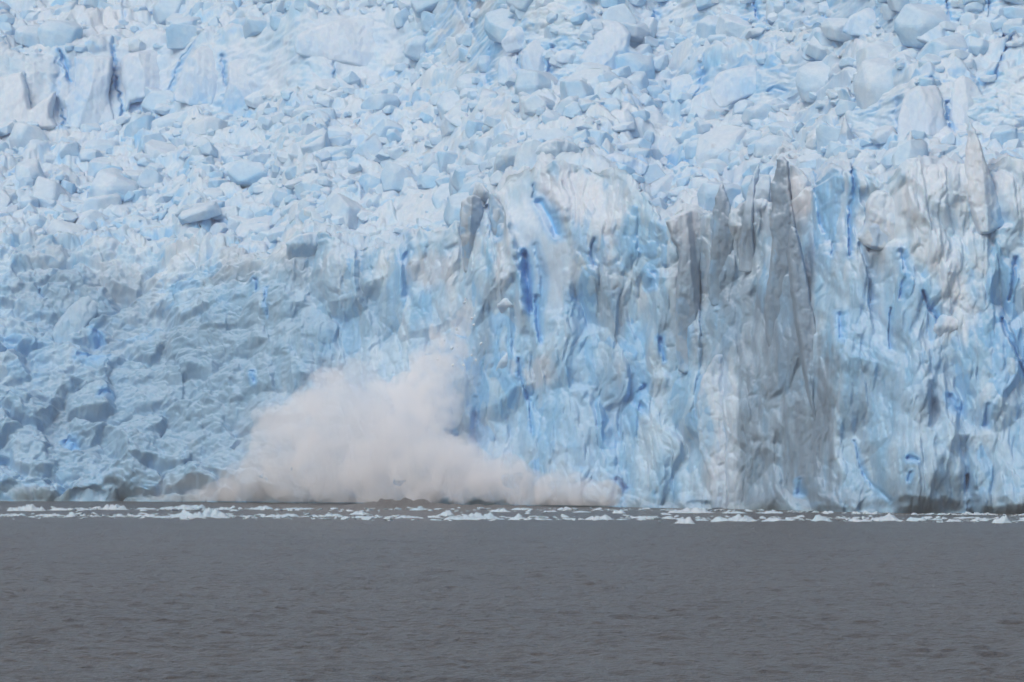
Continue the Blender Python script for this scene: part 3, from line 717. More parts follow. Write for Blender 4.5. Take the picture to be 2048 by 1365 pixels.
def hull_block(seed, bev=0.11):
    """an angular broken block: flat cleaved faces, a tilted top, worn edges"""
    r = np.random.default_rng(seed)
    pts = []
    n = r.integers(4, 8)
    a0 = r.uniform(0, 6.28)
    tx, ty = r.normal(0, 0.25, 2)
    for lv, (lo, hi) in ((0.62, (0.45, 0.9)), (0.05, (0.8, 1.1)), (-0.7, (0.7, 1.0))):
        for k_ in range(n):
            a_ = a0 + 6.283 * (k_ + r.uniform(-0.3, 0.3)) / n
            rd = r.uniform(lo, hi)
            x_, y_ = rd * math.cos(a_), rd * math.sin(a_)
            pts.append((x_, y_, lv + (tx * x_ + ty * y_ if lv > 0.3 else 0) + r.uniform(-0.12, 0.12)))
    bm = bmesh.new()
    for p_ in pts:
        bm.verts.new(p_)
    bmesh.ops.convex_hull(bm, input=bm.verts[:])
    for vt in [q for q in bm.verts if not q.link_faces]:
        bm.verts.remove(vt)
    bmesh.ops.dissolve_limit(bm, angle_limit=0.16, verts=bm.verts[:], edges=bm.edges[:])
    if bev:
        bmesh.ops.bevel(bm, geom=bm.edges[:], offset=bev, segments=3, affect='EDGES', profile=0.6)
    bmesh.ops.triangulate(bm, faces=bm.faces[:])
    bmesh.ops.recalc_face_normals(bm, faces=bm.faces[:])
    bm.verts.index_update()
    v = np.array([q.co[:] for q in bm.verts], np.float32)
    f = np.array([[w_.index for w_ in q.verts] for q in bm.faces], np.int32)
    bm.free()
    return v, f


def rubble_sites(n, smin, smax, pw, r):
    out = []
    while len(out) < n:
        u, v = r.uniform(-120, 2170), r.uniform(-90, 545)
        ci = col_index(u)
        if v > vc[ci] - 6:
            continue
        ri = row_index(ci, v)
        w = rub[ri, ci] * (1 - 0.9 * smooth[ri, ci])
        w *= 0.55 + 0.45 * math.exp(-((v - 330) / 180) ** 2) + (0.25 if u < 900 else 0)
        if u > 850 and v < 130:
            w = max(w, 0.5 if u > 1300 else 0.3)
        if r.random() > w:
            continue
        x, y, z = P[ri, ci]
        s = smin + (smax - smin) * r.random() ** pw
        out.append((u, v, float(x), float(y), float(z), s))
    return out


protos = []
for i in range(14):
    hv, hf = hull_block(500 + i)
    me = mesh_obj('ice_block', hv, hf, M_BLOCK, smooth=False)
    protos.append(me.data)
    bpy.data.objects.remove(me)
LAND = [((60, 20), 'above the cracked upper left wall'), ((560, 130), 'between cracked wall and smooth dome'), ((60, 300), 'under the dusty wall block at left'), ((230, 270), 'under the cracked upper left wall'),
        ((420, 260), 'below the rounded white-capped serac'), ((640, 200), 'below the smooth pale ice dome'), ((860, 180), 'left of the top middle seracs'), ((60, 400), 'on the far left of the ice field'), ((260, 370), 'on the left rubble slope'),
        ((260, 460), 'just above the left crest'), ((470, 330), 'on the middle of the left rubble slope'), ((480, 440), 'above the teal tinted tower'), ((700, 300), 'on the rubble left of the tilted slab'), ((720, 420), 'above the boxy pale block'),
        ((860, 320), 'uphill of the dark zigzag crack'), ((930, 210), 'around the flat tilted slab'), ((1090, 240), 'uphill of the grey blue dome'), ((1220, 190), 'below the huge lumpy serac'), ((1340, 290), 'right of the sloping pale blue ridge'),
        ((1400, 90), 'above the block with curved blue gap'), ((1550, 90), 'left of the low ice arch'), ((1500, 260), 'below the long stepped serac'), ((1640, 300), 'behind the tallest dark spire'), ((1640, 200), 'left of the grey triangular fin'),
        ((1760, 130), 'right of the low ice arch'), ((1960, 120), 'below the top right corner seracs'), ((1900, 300), 'behind the needle-topped buttress')]
r1 = np.random.default_rng(21)
sites = sorted(rubble_sites(295, 1.7, 5.2, 1.4, r1), key=lambda t: -t[5])
fams = {}
for i, (u, v, x, y, z, s) in enumerate(sites):
    o = bpy.data.objects.new('ice_block', protos[i % 14])
    C.objects.link(o)
    fl = r1.uniform(0.5, 1.15)
    wx = r1.uniform(0.9, 1.35)
    o.scale = (s * wx, s * r1.uniform(0.8, 1.2), s * fl)
    o.rotation_euler = (r1.uniform(-0.35, 0.35), r1.uniform(-0.3, 0.3), r1.uniform(0, 6.28))
    o.location = (x, y, z - s * fl * 0.25)
    big_ = 'big' if s > 2.3 else ('mid-sized' if s > 1.75 else 'small')
    shp = 'flat' if fl < 0.7 else ('chunky' if fl < 0.95 else 'tall')
    near = min(LAND, key=lambda L_: math.hypot((L_[0][0] - u), (L_[0][1] - v)))[1]
    fams.setdefault((big_, shp, near), []).append((u, o))
ORD = ['leftmost', 'second from left', 'third from left', 'fourth from left', 'fifth from left', 'sixth from left', 'seventh from left', 'eighth from left']
for (b_, s_, near), lst in fams.items():
    lst.sort(key=lambda t: t[0])
    for k_, (u, o) in enumerate(lst):
        lab = f'{b_} {s_} ice block {near}'
        if len(lst) > 1:
            lab += ', ' + (ORD[min(k_, 7)] if k_ < len(lst) - 1 else 'rightmost')
        tag(o, lab, 'ice block', 'loose ice blocks strewn over the ice field')


def pile(name, sites, dirs_faces, seed, mat, flat=(0.4, 0.9), sink=-0.2):
    r = np.random.default_rng(seed)
    if dirs_faces is None:
        shapes = [hull_block(seed + 40 + i, 0.10) for i in range(24)]
    else:
        shapes = [(boulder(dirs_faces[0], seed + 40 + i, 36), dirs_faces[1]) for i in range(16)]
    vs, fs, n = [], [], 0
    for i, (u, v, x, y, z, s) in enumerate(sites):
        a, tx, ty = r.uniform(0, 6.28), r.uniform(-0.4, 0.4), r.uniform(-0.4, 0.4)
        p, faces = shapes[i % len(shapes)]
        p = p * np.array([s * r.uniform(0.8, 1.5), s * r.uniform(0.8, 1.2), s * r.uniform(*flat)], np.float32)
        ca, sa = math.cos(a), math.sin(a)
        p = p @ np.array([[ca, sa, 0], [-sa, ca, 0], [0, 0, 1]], np.float32)
        p = p @ np.array([[1, 0, 0], [0, math.cos(tx), math.sin(tx)], [0, -math.sin(tx), math.cos(tx)]], np.float32)
        p = p @ np.array([[math.cos(ty), 0, math.sin(ty)], [0, 1, 0], [-math.sin(ty), 0, math.cos(ty)]], np.float32)
        vs.append(p + np.array([x, y, z + s * sink], np.float32))
        fs.append(faces + n)
        n += len(p)
    return mesh_obj(name, np.concatenate(vs), np.concatenate(fs), mat, smooth=False)


o = pile('ice_rubble', rubble_sites(2000, 0.5, 2.6, 1.4, r1), None, 900, M_RUBBLE, flat=(0.5, 1.05))
tag(o, 'countless small broken ice chunks littering the ice field', 'ice rubble', kind='stuff')

# ------------------------------------------------------------------ floating ice
def floe(name, label, u0, u1, vbase, hpx, peaks, mat=None, group=None, cat='ice floe'):
    Y = water_Y(vbase)
    w = (u1 - u0) * Y / F
    h = hpx * Y / F
    dpt = min(max(2.2, 0.55 * w), 6.0)
    seed = int(u0 * 3 + vbase) % 991 + 3
    nx, ny_ = max(14, int(w / 0.16)), max(10, int(dpt / 0.3))
    gx, gy = np.meshgrid(np.linspace(-1, 1, nx), np.linspace(-1, 1, ny_))
    gx, gy = gx.astype(np.float32), gy.astype(np.float32)
    mx_ = gx * np.sqrt(1 - 0.5 * gy ** 2)
    my_ = gy * np.sqrt(1 - 0.5 * gx ** 2)
    rr = np.hypot(mx_, my_)
    x, y = mx_ * w / 2, my_ * dpt / 2
    hh = np.full(gx.shape, 0.30, np.float32)
    for (pu, ph, pw) in peaks:
        hh = np.maximum(hh, 0.92 * ph * np.exp(-(np.abs(mx_ - pu + 0.25 * fbm2(mx_ * 3 + seed, my_ * 2, seed + 8, 2)) / (1.5 * pw)) ** 3.5 - (my_ / 0.75) ** 2))
    edge = 1 - rr ** 5
    n = fbm2(x / 0.9 + seed, y / 0.9, seed, 4)
    fa_, _ = facets(x / 0.8 + seed, y / 0.9, seed, 0.8)
    z = h * hh * (0.62 + 0.5 * n + 0.5 * fa_) * edge - 0.12 * rr ** 6
    k_ = 1 + 0.10 * fbm2(mx_ * 2 + seed, my_ * 2, seed + 3, 3)
    top = np.stack([x * k_, y * k_, z], -1).reshape(-1, 3)
    bot = np.stack([x * k_ * 0.96, y * k_ * 0.96, -0.25 - 0.6 * h * (1 - rr ** 2)], -1).reshape(-1, 3)
    f = grid_faces(ny_, nx)
    nv = len(top)
    rim = list(range(nx)) + [i * nx + nx - 1 for i in range(1, ny_)] + [ny_ * nx - 1 - i for i in range(1, nx)] + [i * nx for i in range(ny_ - 2, 0, -1)]
    rim = np.array(rim)
    nxt = np.roll(rim, -1)
    side = np.stack([rim, rim + nv, nxt + nv, nxt], 1)
    o = mesh_obj(name, np.concatenate([top, bot]), np.concatenate([f, f[:, ::-1] + nv, side]), mat or M_FLOE)
    o.location = (((u0 + u1) / 2 - U0) * Y / F, Y, 0.0)
    return tag(o, label, cat, group)


FAR, NEAR = 'ice floes in the far drift line under the front', 'ice floes in the near drift line on the grey water'
FLOES = [
    ('ice_floe', 'long humped white floe, leftmost of the far drift line', 8, 94, 1022, 13, [(-.7, .9, .2), (-.2, .8, .25), (.4, .95, .4)], FAR),
    ('ice_floe', 'low white floe second from left in the far drift line', 96, 152, 1021, 9, [(-.3, .8, .4), (.5, .6, .3)], FAR),
    ('ice_floe', 'thin flat floe joining the left mound in the far drift line', 152, 198, 1020, 6, [(0, .6, .6)], FAR),
    ('ice_floe', 'rounded white mound standing out near left end of far drift line', 197, 258, 1020, 13, [(0.05, 1, .55)], FAR),
    ('ice_floe', 'thin ragged floe right of the rounded far mound', 266, 316, 1019, 6, [(-.4, .7, .3), (.5, .5, .3)], FAR),
    ('ice_floe', 'flat-topped white floe behind the largest bluish iceberg', 316, 418, 1019, 11, [(-.5, .6, .3), (.2, .95, .5)], FAR),
    ('ice_floe', 'small lumpy floe just right of the flat-topped far floe', 424, 472, 1020, 7, [(-.2, .8, .3), (.5, .6, .2)], FAR),
    ('ice_floe', 'low far floe in front of the left half of the cloud', 484, 548, 1019, 8, [(.3, .9, .35)], FAR),
    ('ice_floe', 'very thin floe in front of the middle of the cloud', 560, 638, 1019, 4, [(0, .8, .7)], FAR),
    ('ice_floe', 'pale mound floating right below the dark heave at the cloud foot', 695, 740, 1030, 9, [(.1, 1, .5)], FAR),
    ('ice_floe', 'short white floe right below the brown foot of the cloud', 815, 848, 1021, 6, [(.3, .9, .5)], FAR),
    ('ice_floe', 'tilted square-topped floe between the two drift lines at centre', 874, 912, 1032, 15, [(.35, 1, .3), (-.3, .55, .4)], FAR),
    ('ice_floe', 'small peaked floe below the right part of the cloud', 974, 1026, 1024, 9, [(.1, 1, .3), (-.4, .6, .4)], FAR),
    ('ice_floe', 'tiny thin far floe below the right tail of the cloud', 1085, 1118, 1024, 4, [(0, .8, .6)], FAR),
    ('ice_floe', 'thin long far floe right of the cloud tail', 1138, 1188, 1025, 3, [(0, .8, .6)], FAR),
    ('ice_floe', 'single pointed floe off the foot of the front right of the cloud', 1222, 1253, 1027, 8, [(0, 1, .5)], FAR),
    ('ice_floe', 'broad white floe in front of the pinkish white buttress', 1332, 1434, 1026, 11, [(-.4, .7, .5), (.35, 1, .3)], FAR),
    ('ice_floe', 'low slim floe in front of the streaked dark grey face', 1440, 1498, 1027, 5, [(0, .8, .6)], FAR),
    ('ice_floe', 'slim lumpy floe, rightmost of the far drift line', 1504, 1574, 1027, 6, [(.3, .9, .4)], FAR),
    ('ice_floe', 'twin-peaked small floe at left end of the near drift line', 10, 52, 1032, 10, [(-.1, .7, .2), (.6, 1, .25)], NEAR),
    ('ice_floe', 'low floe with one bump, second from left in the near drift line', 68, 126, 1032, 10, [(-.8, .6, .2), (.6, 1, .22)], NEAR),
    ('ice_floe', 'tiny peaked floe beside a dark gritty lump near left', 130, 154, 1032, 10, [(.2, 1, .35)], NEAR),
    ('gritty_ice_lump', 'tiny dark gritty ice lump at left in the near drift line', 154, 160, 1032, 4, [(0, 1, .7)], None),
    ('ice_floe', 'tiny white scrap right of the dark gritty lump near left', 164, 173, 1032, 5, [(0, 1, .6)], NEAR),
    ('ice_floe', 'thin white strip between scrap and gap near left', 176, 200, 1033, 3, [(0, .8, .7)], NEAR),
    ('ice_floe', 'small lumpy floe left of the largest bluish iceberg across a gap', 230, 254, 1033, 6, [(-.3, .8, .4)], NEAR),
    ('ice_floe', 'low floe touching the left of the largest bluish iceberg', 262, 318, 1034, 7, [(.3, .8, .3), (-.5, .5, .3)], NEAR),
    ('iceberg', 'largest pale bluish iceberg with its peak at right, left part of the photo', 308, 464, 1036, 18, [(.55, 1, .3), (.2, .75, .35), (-.45, .45, .25)], None),
    ('ice_floe', 'thin floe just right of the largest bluish iceberg', 470, 516, 1034, 4, [(0, .8, .6)], NEAR),
    ('ice_floe', 'long low floe, second right of the largest bluish iceberg', 520, 606, 1034, 8, [(.45, 1, .3), (-.3, .7, .4)], NEAR),
    ('ice_floe', 'slim scrap of ice between two longer near floes left of centre', 610, 634, 1033, 3, [(0, .8, .6)], NEAR),
    ('ice_floe', 'low white floe below the middle of the cloud in the near line', 642, 696, 1033, 7, [(-.2, .9, .5)], NEAR),
    ('ice_floe', 'thin near floe below the pale mound left of centre', 700, 756, 1036, 5, [(.2, .8, .5)], NEAR),
    ('ice_floe', 'ragged near floe below the brown foot of the cloud', 784, 852, 1037, 7, [(-.5, .8, .25), (.3, .8, .3)], NEAR),
    ('ice_floe', 'thin strip of ice floating in front of the near line at centre', 858, 886, 1041, 3, [(0, .8, .6)], NEAR),
    ('iceberg', 'long white iceberg with central peak below the right half of the cloud', 884, 1012, 1039, 14, [(.55, 1, .2), (.25, .75, .5), (-.5, .45, .4)], None),
    ('ice_floe', 'small twin-humped floe just right of the long centre iceberg', 1015, 1058, 1039, 9, [(.1, 1, .3), (-.5, .6, .3)], NEAR),
    ('ice_floe', 'very thin long near floe right of the twin-humped floe', 1062, 1108, 1039, 4, [(-.2, .8, .4)], NEAR),
    ('ice_floe', 'very thin near floe left of the rounded centre-right floe', 1112, 1160, 1039, 4, [(.2, .8, .4)], NEAR),
    ('ice_floe', 'rounded white near floe right of the cloud tail', 1162, 1234, 1040, 11, [(.05, 1, .45)], NEAR),
    ('ice_floe', 'thin floe between the rounded floe and the layered floe', 1234, 1264, 1040, 4, [(0, .8, .6)], NEAR),
    ('ice_floe', 'flat layered floe below the foot of the front right of centre', 1260, 1334, 1038, 7, [(-.2, .9, .6), (.5, .8, .3)], NEAR),
    ('ice_floe', 'bright white floe floating nearest the camera of all', 1346, 1392, 1047, 12, [(-.2, .9, .4), (.4, .9, .3)], NEAR),
    ('ice_floe', 'small floe wedged behind the nearest bright white floe', 1390, 1422, 1043, 8, [(0, .9, .6)], NEAR),
    ('iceberg', 'broad white iceberg right of the nearest bright floe', 1418, 1524, 1044, 16, [(.3, 1, .3), (-.3, .8, .4), (.8, .5, .3)], None),
    ('ice_floe', 'low uneven floe touching the right of the broad white iceberg', 1522, 1606, 1043, 9, [(-.4, .9, .3), (.4, .7, .4)], NEAR),
    ('ice_floe', 'domed white floe left of the small dark gritty strip at right', 1616, 1668, 1043, 12, [(0, 1, .5)], NEAR),
    ('gritty_ice_lump', 'dark gritty ice strip between two white floes at right', 1674, 1694, 1041, 3, [(0, 1, .7)], None),
    ('ice_floe', 'low floe right of the dark gritty strip', 1690, 1746, 1043, 8, [(-.3, 1, .3), (.5, .6, .4)], NEAR),
    ('iceberg', 'rounded white iceberg, tallest at the right of the near drift line', 1736, 1804, 1042, 16, [(.25, 1, .45), (-.5, .6, .4)], None),
    ('ice_floe', 'pale flat-backed floe right of the tallest right-hand iceberg', 1810, 1856, 1042, 10, [(-.1, .9, .6)], NEAR),
    ('ice_floe', 'tiny low floe below the dark cave, left piece', 1860, 1886, 1041, 5, [(0, .9, .5)], NEAR),
    ('ice_floe', 'ragged floe below the dark cave, middle piece', 1888, 1926, 1043, 8, [(-.3, .9, .4)], NEAR),
    ('ice_floe', 'thin strip behind the ragged floe below the dark cave', 1904, 1962, 1036, 3, [(0, .8, .6)], NEAR),
    ('ice_floe', 'tiny floe just left of the stacked-looking floe at right end', 1958, 1980, 1042, 7, [(0, .9, .5)], NEAR),
    ('ice_floe', 'stacked-looking white floe near the right frame edge', 1980, 2026, 1046, 16, [(.2, 1, .35), (-.3, .75, .4)], NEAR),
    ('ice_floe', 'low floe cut by the right frame edge', 2030, 2074, 1043, 7, [(0, .9, .5)], NEAR),
]
for f_ in FLOES:
    floe(f_[0], f_[1], f_[2], f_[3], f_[4], f_[5], f_[6], M_GRIT if f_[0].startswith('gritty') else None, f_[7], {'iceberg': 'iceberg', 'ice_floe': 'ice floe'}.get(f_[0], 'ice lump'))
r2 = np.random.default_rng(77)
bs = []
for _ in range(1500):
    u = r2.uniform(-150, 2200)
    slope = 6 * (u / 2048)
    row = r2.random()
    v = (1018 if row < 0.35 else 1033) + slope * (0.9 if row < 0.35 else 1.4) + r2.normal(0, 2.3 if row > 0.35 else 1.8)
    if row > 0.93:
        v = r2.uniform(1014, 1040) + slope
    v = max(v, HV + F * H / interp(FRONT, u) + 3)
    Y = water_Y(v)
    bs.append((u, v, (u - U0) * Y / F, Y, 0.0, 0.12 + 0.65 * r2.random() ** 2.4))
o = pile('brash_ice', bs, IC2, 333, M_FLOE, flat=(0.2, 0.55), sink=0.03)
tag(o, 'fine white brash ice scattered along the drift lines', 'brash ice', kind='stuff')

# ------------------------------------------------------------------ water
def water():
    vs_ = np.concatenate([np.linspace(1000, 1060, 70), np.linspace(1060, 1420, 620)[1:]])
    Yr = np.concatenate([[1400, 1250, 1150], water_Y(vs_), [230, 180, 120, 60, 0, -300]]).astype(np.float32)
    nx = 900
    t = np.linspace(-1, 1, nx).astype(np.float32)
    gx = t[None, :] * np.maximum(Yr[:, None] * 0.125, 12) * 1.0
    gy = np.broadcast_to(Yr[:, None], gx.shape).astype(np.float32)
    m = ((gy > 250) & (gy < 1100)).astype(np.float32)
    calm = 0.45 + 0.55 * sstep(860, 780, gy) if False else np.where(gy > 850, 0.35, 1.0)
    z = 0.17 * fbm2(gx / 1.9, gy / 2.6, 201, 3) + 0.06 * fbm2(gx / 9 + 0.4 * gy / 9, gy / 12, 202, 3)
    z = z * m * calm
    # the heave where the fall has struck the water
    hx, hy = (790 - U0) * 975 / F, 975
    z = z + 1.5 * np.exp(-((gx - hx) / 7.5) ** 2 - ((gy - hy) / 10) ** 2) * (0.75 + 0.5 * fbm2(gx / 1.5, gy / 3, 207, 3))
    z = z + 0.5 * np.exp(-((gx + 4 - (1000 - U0) * 970 / F) / 12) ** 2 - ((gy - 970) / 10) ** 2) * (0.7 + 0.6 * fbm2(gx / 1.5, gy / 3, 208, 3))
    # far skirts of open water
    sx = np.full((len(Yr), 1), 1500, np.float32)
    gx = np.concatenate([-sx, gx, sx], 1)
    gy = np.concatenate([gy[:, :1], gy, gy[:, :1]], 1)
    z = np.concatenate([z[:, :1] * 0, z, z[:, :1] * 0], 1)
    mt, nt, N, L = new_mat('silty_water')
    out = N.new('ShaderNodeOutputMaterial')
    b = N.new('ShaderNodeBsdfPrincipled')
    b.inputs['Roughness'].default_value = 0.28
    b.inputs['IOR'].default_value = 1.33
    L.new(b.outputs[0], out.inputs[0])
    geo = N.new('ShaderNodeNewGeometry')
    mp = N.new('ShaderNodeMapping')
    mp.inputs['Scale'].default_value = (1.0, 0.8, 1.0)
    L.new(geo.outputs['Position'], mp.inputs['Vector'])
    n1 = N.new('ShaderNodeTexNoise')
    n1.inputs['Scale'].default_value = 1.5
    n1.inputs['Detail'].default_value = 5
    n1.inputs['Roughness'].default_value = 0.6
    L.new(mp.outputs[0], n1.inputs['Vector'])
    bp = N.new('ShaderNodeBump')
    bp.inputs['Strength'].default_value = 1.0
    bp.inputs['Distance'].default_value = 1.6
    L.new(n1.outputs[0], bp.inputs['Height'])
    L.new(bp.outputs[0], b.inputs['Normal'])
    n2 = N.new('ShaderNodeTexNoise')
    n2.inputs['Scale'].default_value = 0.03
    n2.inputs['Detail'].default_value = 4
    L.new(geo.outputs['Position'], n2.inputs['Vector'])
    rp = N.new('ShaderNodeValToRGB')
    rp.color_ramp.elements[0].position = 0.3
    rp.color_ramp.elements[0].color = (0.086, 0.073, 0.062, 1)
    rp.color_ramp.elements[1].position = 0.7
    rp.color_ramp.elements[1].color = (0.112, 0.096, 0.083, 1)
    L.new(n2.outputs[0], rp.inputs[0])
    L.new(rp.outputs[0], b.inputs['Base Color'])
    f = grid_faces(*gx.shape)
    o = mesh_obj('water', np.stack([gx, gy, z], -1).reshape(-1, 3), f[:, ::-1], mt)
    return tag(o, 'rippled silty grey water in front of the glacier', 'water', kind='structure')


water()

# ------------------------------------------------------------------ the cloud of ice dust thrown up by the fall
def volume_material(name, dens, scale, lo, hi, col=(0.97, 0.955, 0.955)):
    m, nt, N, L = new_mat(name)
    out = N.new('ShaderNodeOutputMaterial')
    pv = N.new('ShaderNodeVolumePrincipled')
    pv.inputs['Color'].default_value = (*col, 1)
    pv.inputs['Anisotropy'].default_value = -0.25
    geo = N.new('ShaderNodeNewGeometry')
    no = N.new('ShaderNodeTexNoise')
    no.inputs['Scale'].default_value = scale
    no.inputs['Detail'].default_value = 3
    no.inputs['Roughness'].default_value = 0.6
    L.new(geo.outputs['Position'], no.inputs['Vector'])
    mr = N.new('ShaderNodeMapRange')
    mr.inputs[1].default_value = lo
    mr.inputs[2].default_value = hi
    mr.inputs[3].default_value = 0.0
    mr.inputs[4].default_value = dens
    L.new(no.outputs[0], mr.inputs[0])
    L.new(mr.outputs[0], pv.inputs['Density'])
    L.new(pv.outputs[0], out.inputs['Volume'])
    return m


def cloud(name, blobs, vox, disp, mat, parent, seed):
    bm = bmesh.new()
    for (u, v, r, dy, sx) in blobs:
        Y = float(interp(FRONT, u)) + dy
        x, _, z = at(u, v, Y)
        rad = r * Y / F
        n0 = len(bm.verts)
        g = bmesh.ops.create_icosphere(bm, subdivisions=4, radius=1.0)
        for vt in g['verts']:
            vt.co.x = x + vt.co.x * rad * sx
            vt.co.y = Y + vt.co.y * rad * 0.75
            vt.co.z = z + vt.co.z * rad
    me = bpy.data.meshes.new(name)
    bm.to_mesh(me)
    bm.free()
    tmp = bpy.data.objects.new(name, me)
    C.objects.link(tmp)
    md = tmp.modifiers.new('r', 'REMESH')
    md.mode = 'VOXEL'
    md.voxel_size = vox
    dg = bpy.context.evaluated_depsgraph_get()
    ev = tmp.evaluated_get(dg)
    m2 = bpy.data.meshes.new_from_object(ev)
    bpy.data.objects.remove(tmp)
    n = len(m2.vertices)
    co = np.zeros(n * 3, np.float32)
    no = np.zeros(n * 3, np.float32)
    m2.vertices.foreach_get('co', co)
    m2.vertices.foreach_get('normal', no)
    co, no = co.reshape(-1, 3), no.reshape(-1, 3)
    d = fbm(co[:, 0] / 5, co[:, 1] / 5, co[:, 2] / 5, seed, 4, 0.55)
    d2 = 1 - np.abs(fbm(co[:, 0] / 3, co[:, 1] / 3, co[:, 2] / 3, seed + 9, 3)) * 1.5
    co = co + no * (disp * (d + 0.5 * d2))[:, None]
    co[:, 2] = np.maximum(co[:, 2], 0.35)
    m2.vertices.foreach_set('co', co.ravel())
    m2.polygons.foreach_set('use_smooth', np.full(len(m2.polygons), True))
    m2.update()
    m2.materials.clear()
    m2.materials.append(mat)
    o = bpy.data.objects.new(name, m2)
    C.objects.link(o)
    o.parent = parent
    return o


root = bpy.data.objects.new('calving_cloud', None)
C.objects.link(root)
tag(root, 'pinkish white billowing cloud of ice dust and spray from a fresh icefall', 'ice dust cloud')
B1 = [(700, 835, 92, -13, 1), (640, 850, 75, -13, 1), (590, 865, 66, -13, 1), (555, 890, 55, -13, 1), (765, 850, 82, -12, 1), (830, 880, 72, -13, 1), (690, 925, 90, -14, 1.1), (600, 940, 70, -14, 1.1), (525, 950, 52, -13, 1), (485, 970, 38, -13, 1.1),
      (780, 935, 85, -14, 1.1), (860, 930, 66, -14, 1.1), (540, 830, 30, -13, 1), (605, 795, 28, -13, 1), (655, 765, 32, -13, 1), (705, 765, 36, -13, 1), (900, 930, 55, -13, 1.2)]
cloud('billow', B1, 0.8, 1.4, volume_material('ice_dust', 0.17, 0.25, 0.24, 0.62, (0.992, 0.992, 1)), root, 61)
B2 = [(935, 950, 48, -13, 1.4), (1000, 962, 42, -13, 1.4), (1065, 972, 38, -13, 1.4), (1125, 980, 34, -12, 1.3), (1175, 990, 26, -12, 1.3), (1205, 998, 18, -12, 1.3), (850, 985, 26, -17, 1.6), (920, 985, 26, -17, 1.6)]
cloud('spray_skirt', B2, 0.7, 1.9, volume_material('low_spray', 0.24, 0.3, 0.24, 0.62, (0.985, 0.978, 0.99)), root, 62)
cloud('low_spray_drift', [(440, 985, 28, -13, 1.6), (400, 993, 18, -13, 2.0), (360, 997, 12, -13, 2.0), (320, 1000, 9, -13, 2.2)], 0.5, 0.6, volume_material('drifting_spray', 0.3, 0.3, 0.2, 0.6, (0.985, 0.978, 0.99)), root, 64)
B3 = [(880, 815, 50, -8, 1), (865, 765, 46, -8, 1), (895, 735, 36, -7, 1), (908, 695, 26, -6, 1), (922, 655, 17, -5, .9), (880, 680, 16, -6, .8), (890, 650, 11, -5, .7), (820, 790, 45, -9, 1), (845, 725, 28, -7, 1), (930, 632, 14, -5, .9), (936, 612, 11, -5, .8), (872, 664, 13, -6, .8)]
cloud('falling_ice_stream', B3, 0.6, 1.0, volume_material('falling_ice', 0.42, 0.4, 0.32, 0.62, (1, 0.998, 1)), root, 63)

M_CHUNK = ice_material('fresh_ice', attr=False, flat=(0.80, 0.83, 0.86), blue=(0.72, 0.79, 0.85), bump=0.2)
hv, hf = hull_block(777)
chunk = mesh_obj('falling_ice_chunk', hv, hf, M_CHUNK, smooth=False)
chunk_me = chunk.data
bpy.data.objects.remove(chunk)
B5 = [(860, 800, 80, -14, 1), (900, 740, 62, -12, 1), (880, 680, 52, -11, 1), (900, 620, 42, -10, 1), (860, 570, 34, -9, 1), (800, 850, 90, -16, 1), (940, 900, 80, -16, 1.2), (1040, 940, 66, -16, 1.2), (1130, 965, 52, -15, 1.2), (1200, 985, 40, -15, 1.2), (700, 800, 100, -17, 1), (560, 870, 90, -17, 1), (470, 940, 70, -16, 1.2), (390, 975, 45, -16, 1.4), (310, 992, 26, -15, 1.6)]
cloud('mist_veil', B5, 1.0, 2.2, volume_material('thin_mist', 0.035, 0.16, 0.3, 0.7, (0.992, 0.992, 1)), root, 65)
r3 = np.random.default_rng(5)
for i in range(16):
    u, v = r3.uniform(868, 962), r3.uniform(590, 740)
    o = bpy.data.objects.new('falling_ice_chunk', chunk_me)
    C.objects.link(o)
    Y = float(interp(FRONT, u)) - r3.uniform(9, 13)
    o.location = at(u, v, Y)
    o.scale = [float(q) for q in r3.uniform(0.15, 0.36, 3)]
    o.rotation_euler = [float(q) for q in r3.uniform(0, 6.28, 3)]
    tag(o, 'small white ice fragment falling in the spray stream above the cloud', 'ice fragment', 'ice fragments falling down the front')

# ------------------------------------------------------------------ the damp air over the fjord
m, nt, N, L = new_mat('damp_air')
out = N.new('ShaderNodeOutputMaterial')
pv = N.new('ShaderNodeVolumePrincipled')
pv.inputs['Color'].default_value = (0.97, 0.98, 1.0, 1)
pv.inputs['Density'].default_value = 0.00013
L.new(pv.outputs[0], out.inputs['Volume'])
bv = np.array([(x, y, z) for x in (-1600, 1600) for y in (-400, 1800) for z in (-8, 330)], np.float32)
bf = np.array([(0, 1, 3, 2), (4, 6, 7, 5), (0, 4, 5, 1), (2, 3, 7, 6), (0, 2, 6, 4), (1, 5, 7, 3)])
tag(mesh_obj('haze', bv, bf, m, smooth=False), kind='stuff')

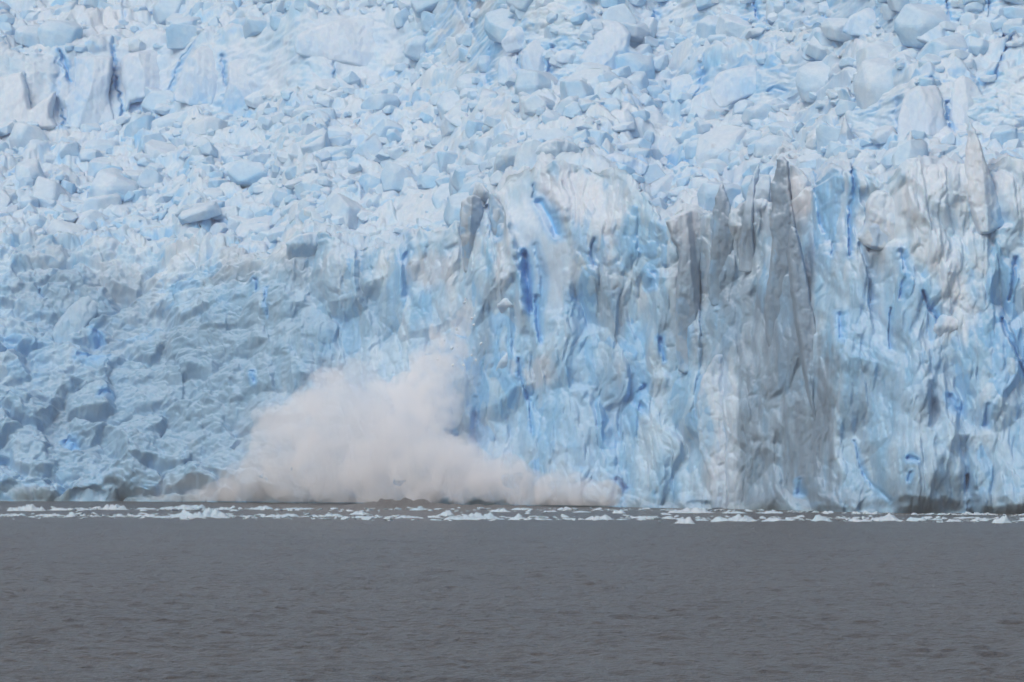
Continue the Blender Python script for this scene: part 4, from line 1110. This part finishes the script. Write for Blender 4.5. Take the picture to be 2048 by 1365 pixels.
# ------------------------------------------------------------------ light, sky, camera
w = bpy.data.worlds.new('World')
sc.world = w
w.use_nodes = True
nt = w.node_tree
nt.nodes.clear()
wo = nt.nodes.new('ShaderNodeOutputWorld')
bg = nt.nodes.new('ShaderNodeBackground')
sky = nt.nodes.new('ShaderNodeTexSky')
sky.sky_type = 'NISHITA'
sky.sun_disc = False
SUN_EL, SUN_AZ = 42, 212          # degrees: high, behind the camera and a little to its left
sky.sun_elevation = math.radians(SUN_EL)
sky.sun_rotation = math.radians(SUN_AZ)
sky.dust_density = 4.0
hsv = nt.nodes.new('ShaderNodeHueSaturation')
hsv.inputs['Saturation'].default_value = 0.8      # overcast
nt.links.new(sky.outputs[0], hsv.inputs['Color'])
nt.links.new(hsv.outputs[0], bg.inputs[0])
bg.inputs[1].default_value = 0.13
nt.links.new(bg.outputs[0], wo.inputs[0])
sun = bpy.data.lights.new('sun', 'SUN')
sun.energy = 0.9
sun.angle = math.radians(45)
sun.color = (1.0, 0.99, 0.98)
so = bpy.data.objects.new('sun', sun)
C.objects.link(so)
az, el = math.radians(SUN_AZ), math.radians(SUN_EL)
from mathutils import Vector
dirv = Vector((math.sin(az) * math.cos(el), math.cos(az) * math.cos(el), math.sin(el)))
so.rotation_euler = dirv.to_track_quat('Z', 'Y').to_euler()

cam = bpy.data.cameras.new('camera')
co_ = bpy.data.objects.new('camera', cam)
C.objects.link(co_)
cam.sensor_width = 36
cam.lens = 200
cam.shift_y = (HV - 682.5) / 2048
cam.clip_start = 1
cam.clip_end = 6000
co_.location = (0, 0, H)
co_.rotation_euler = (math.radians(90), 0, 0)
sc.camera = co_
sc.view_settings.view_transform = 'Standard'
sc.view_settings.look = 'None'
sc.view_settings.exposure = -0.02
sc.view_settings.gamma = 1
cy = sc.cycles if hasattr(sc, 'cycles') else None
sc.render.engine = 'CYCLES'
cy = sc.cycles
cy.use_denoising = True
cy.filter_width = 1.65
cy.max_bounces = 48
cy.diffuse_bounces = 6
cy.glossy_bounces = 3
cy.volume_bounces = 48
cy.volume_step_rate = 2.0
cy.volume_max_steps = 128
cy.use_adaptive_sampling = True
cy.adaptive_threshold = 0.02
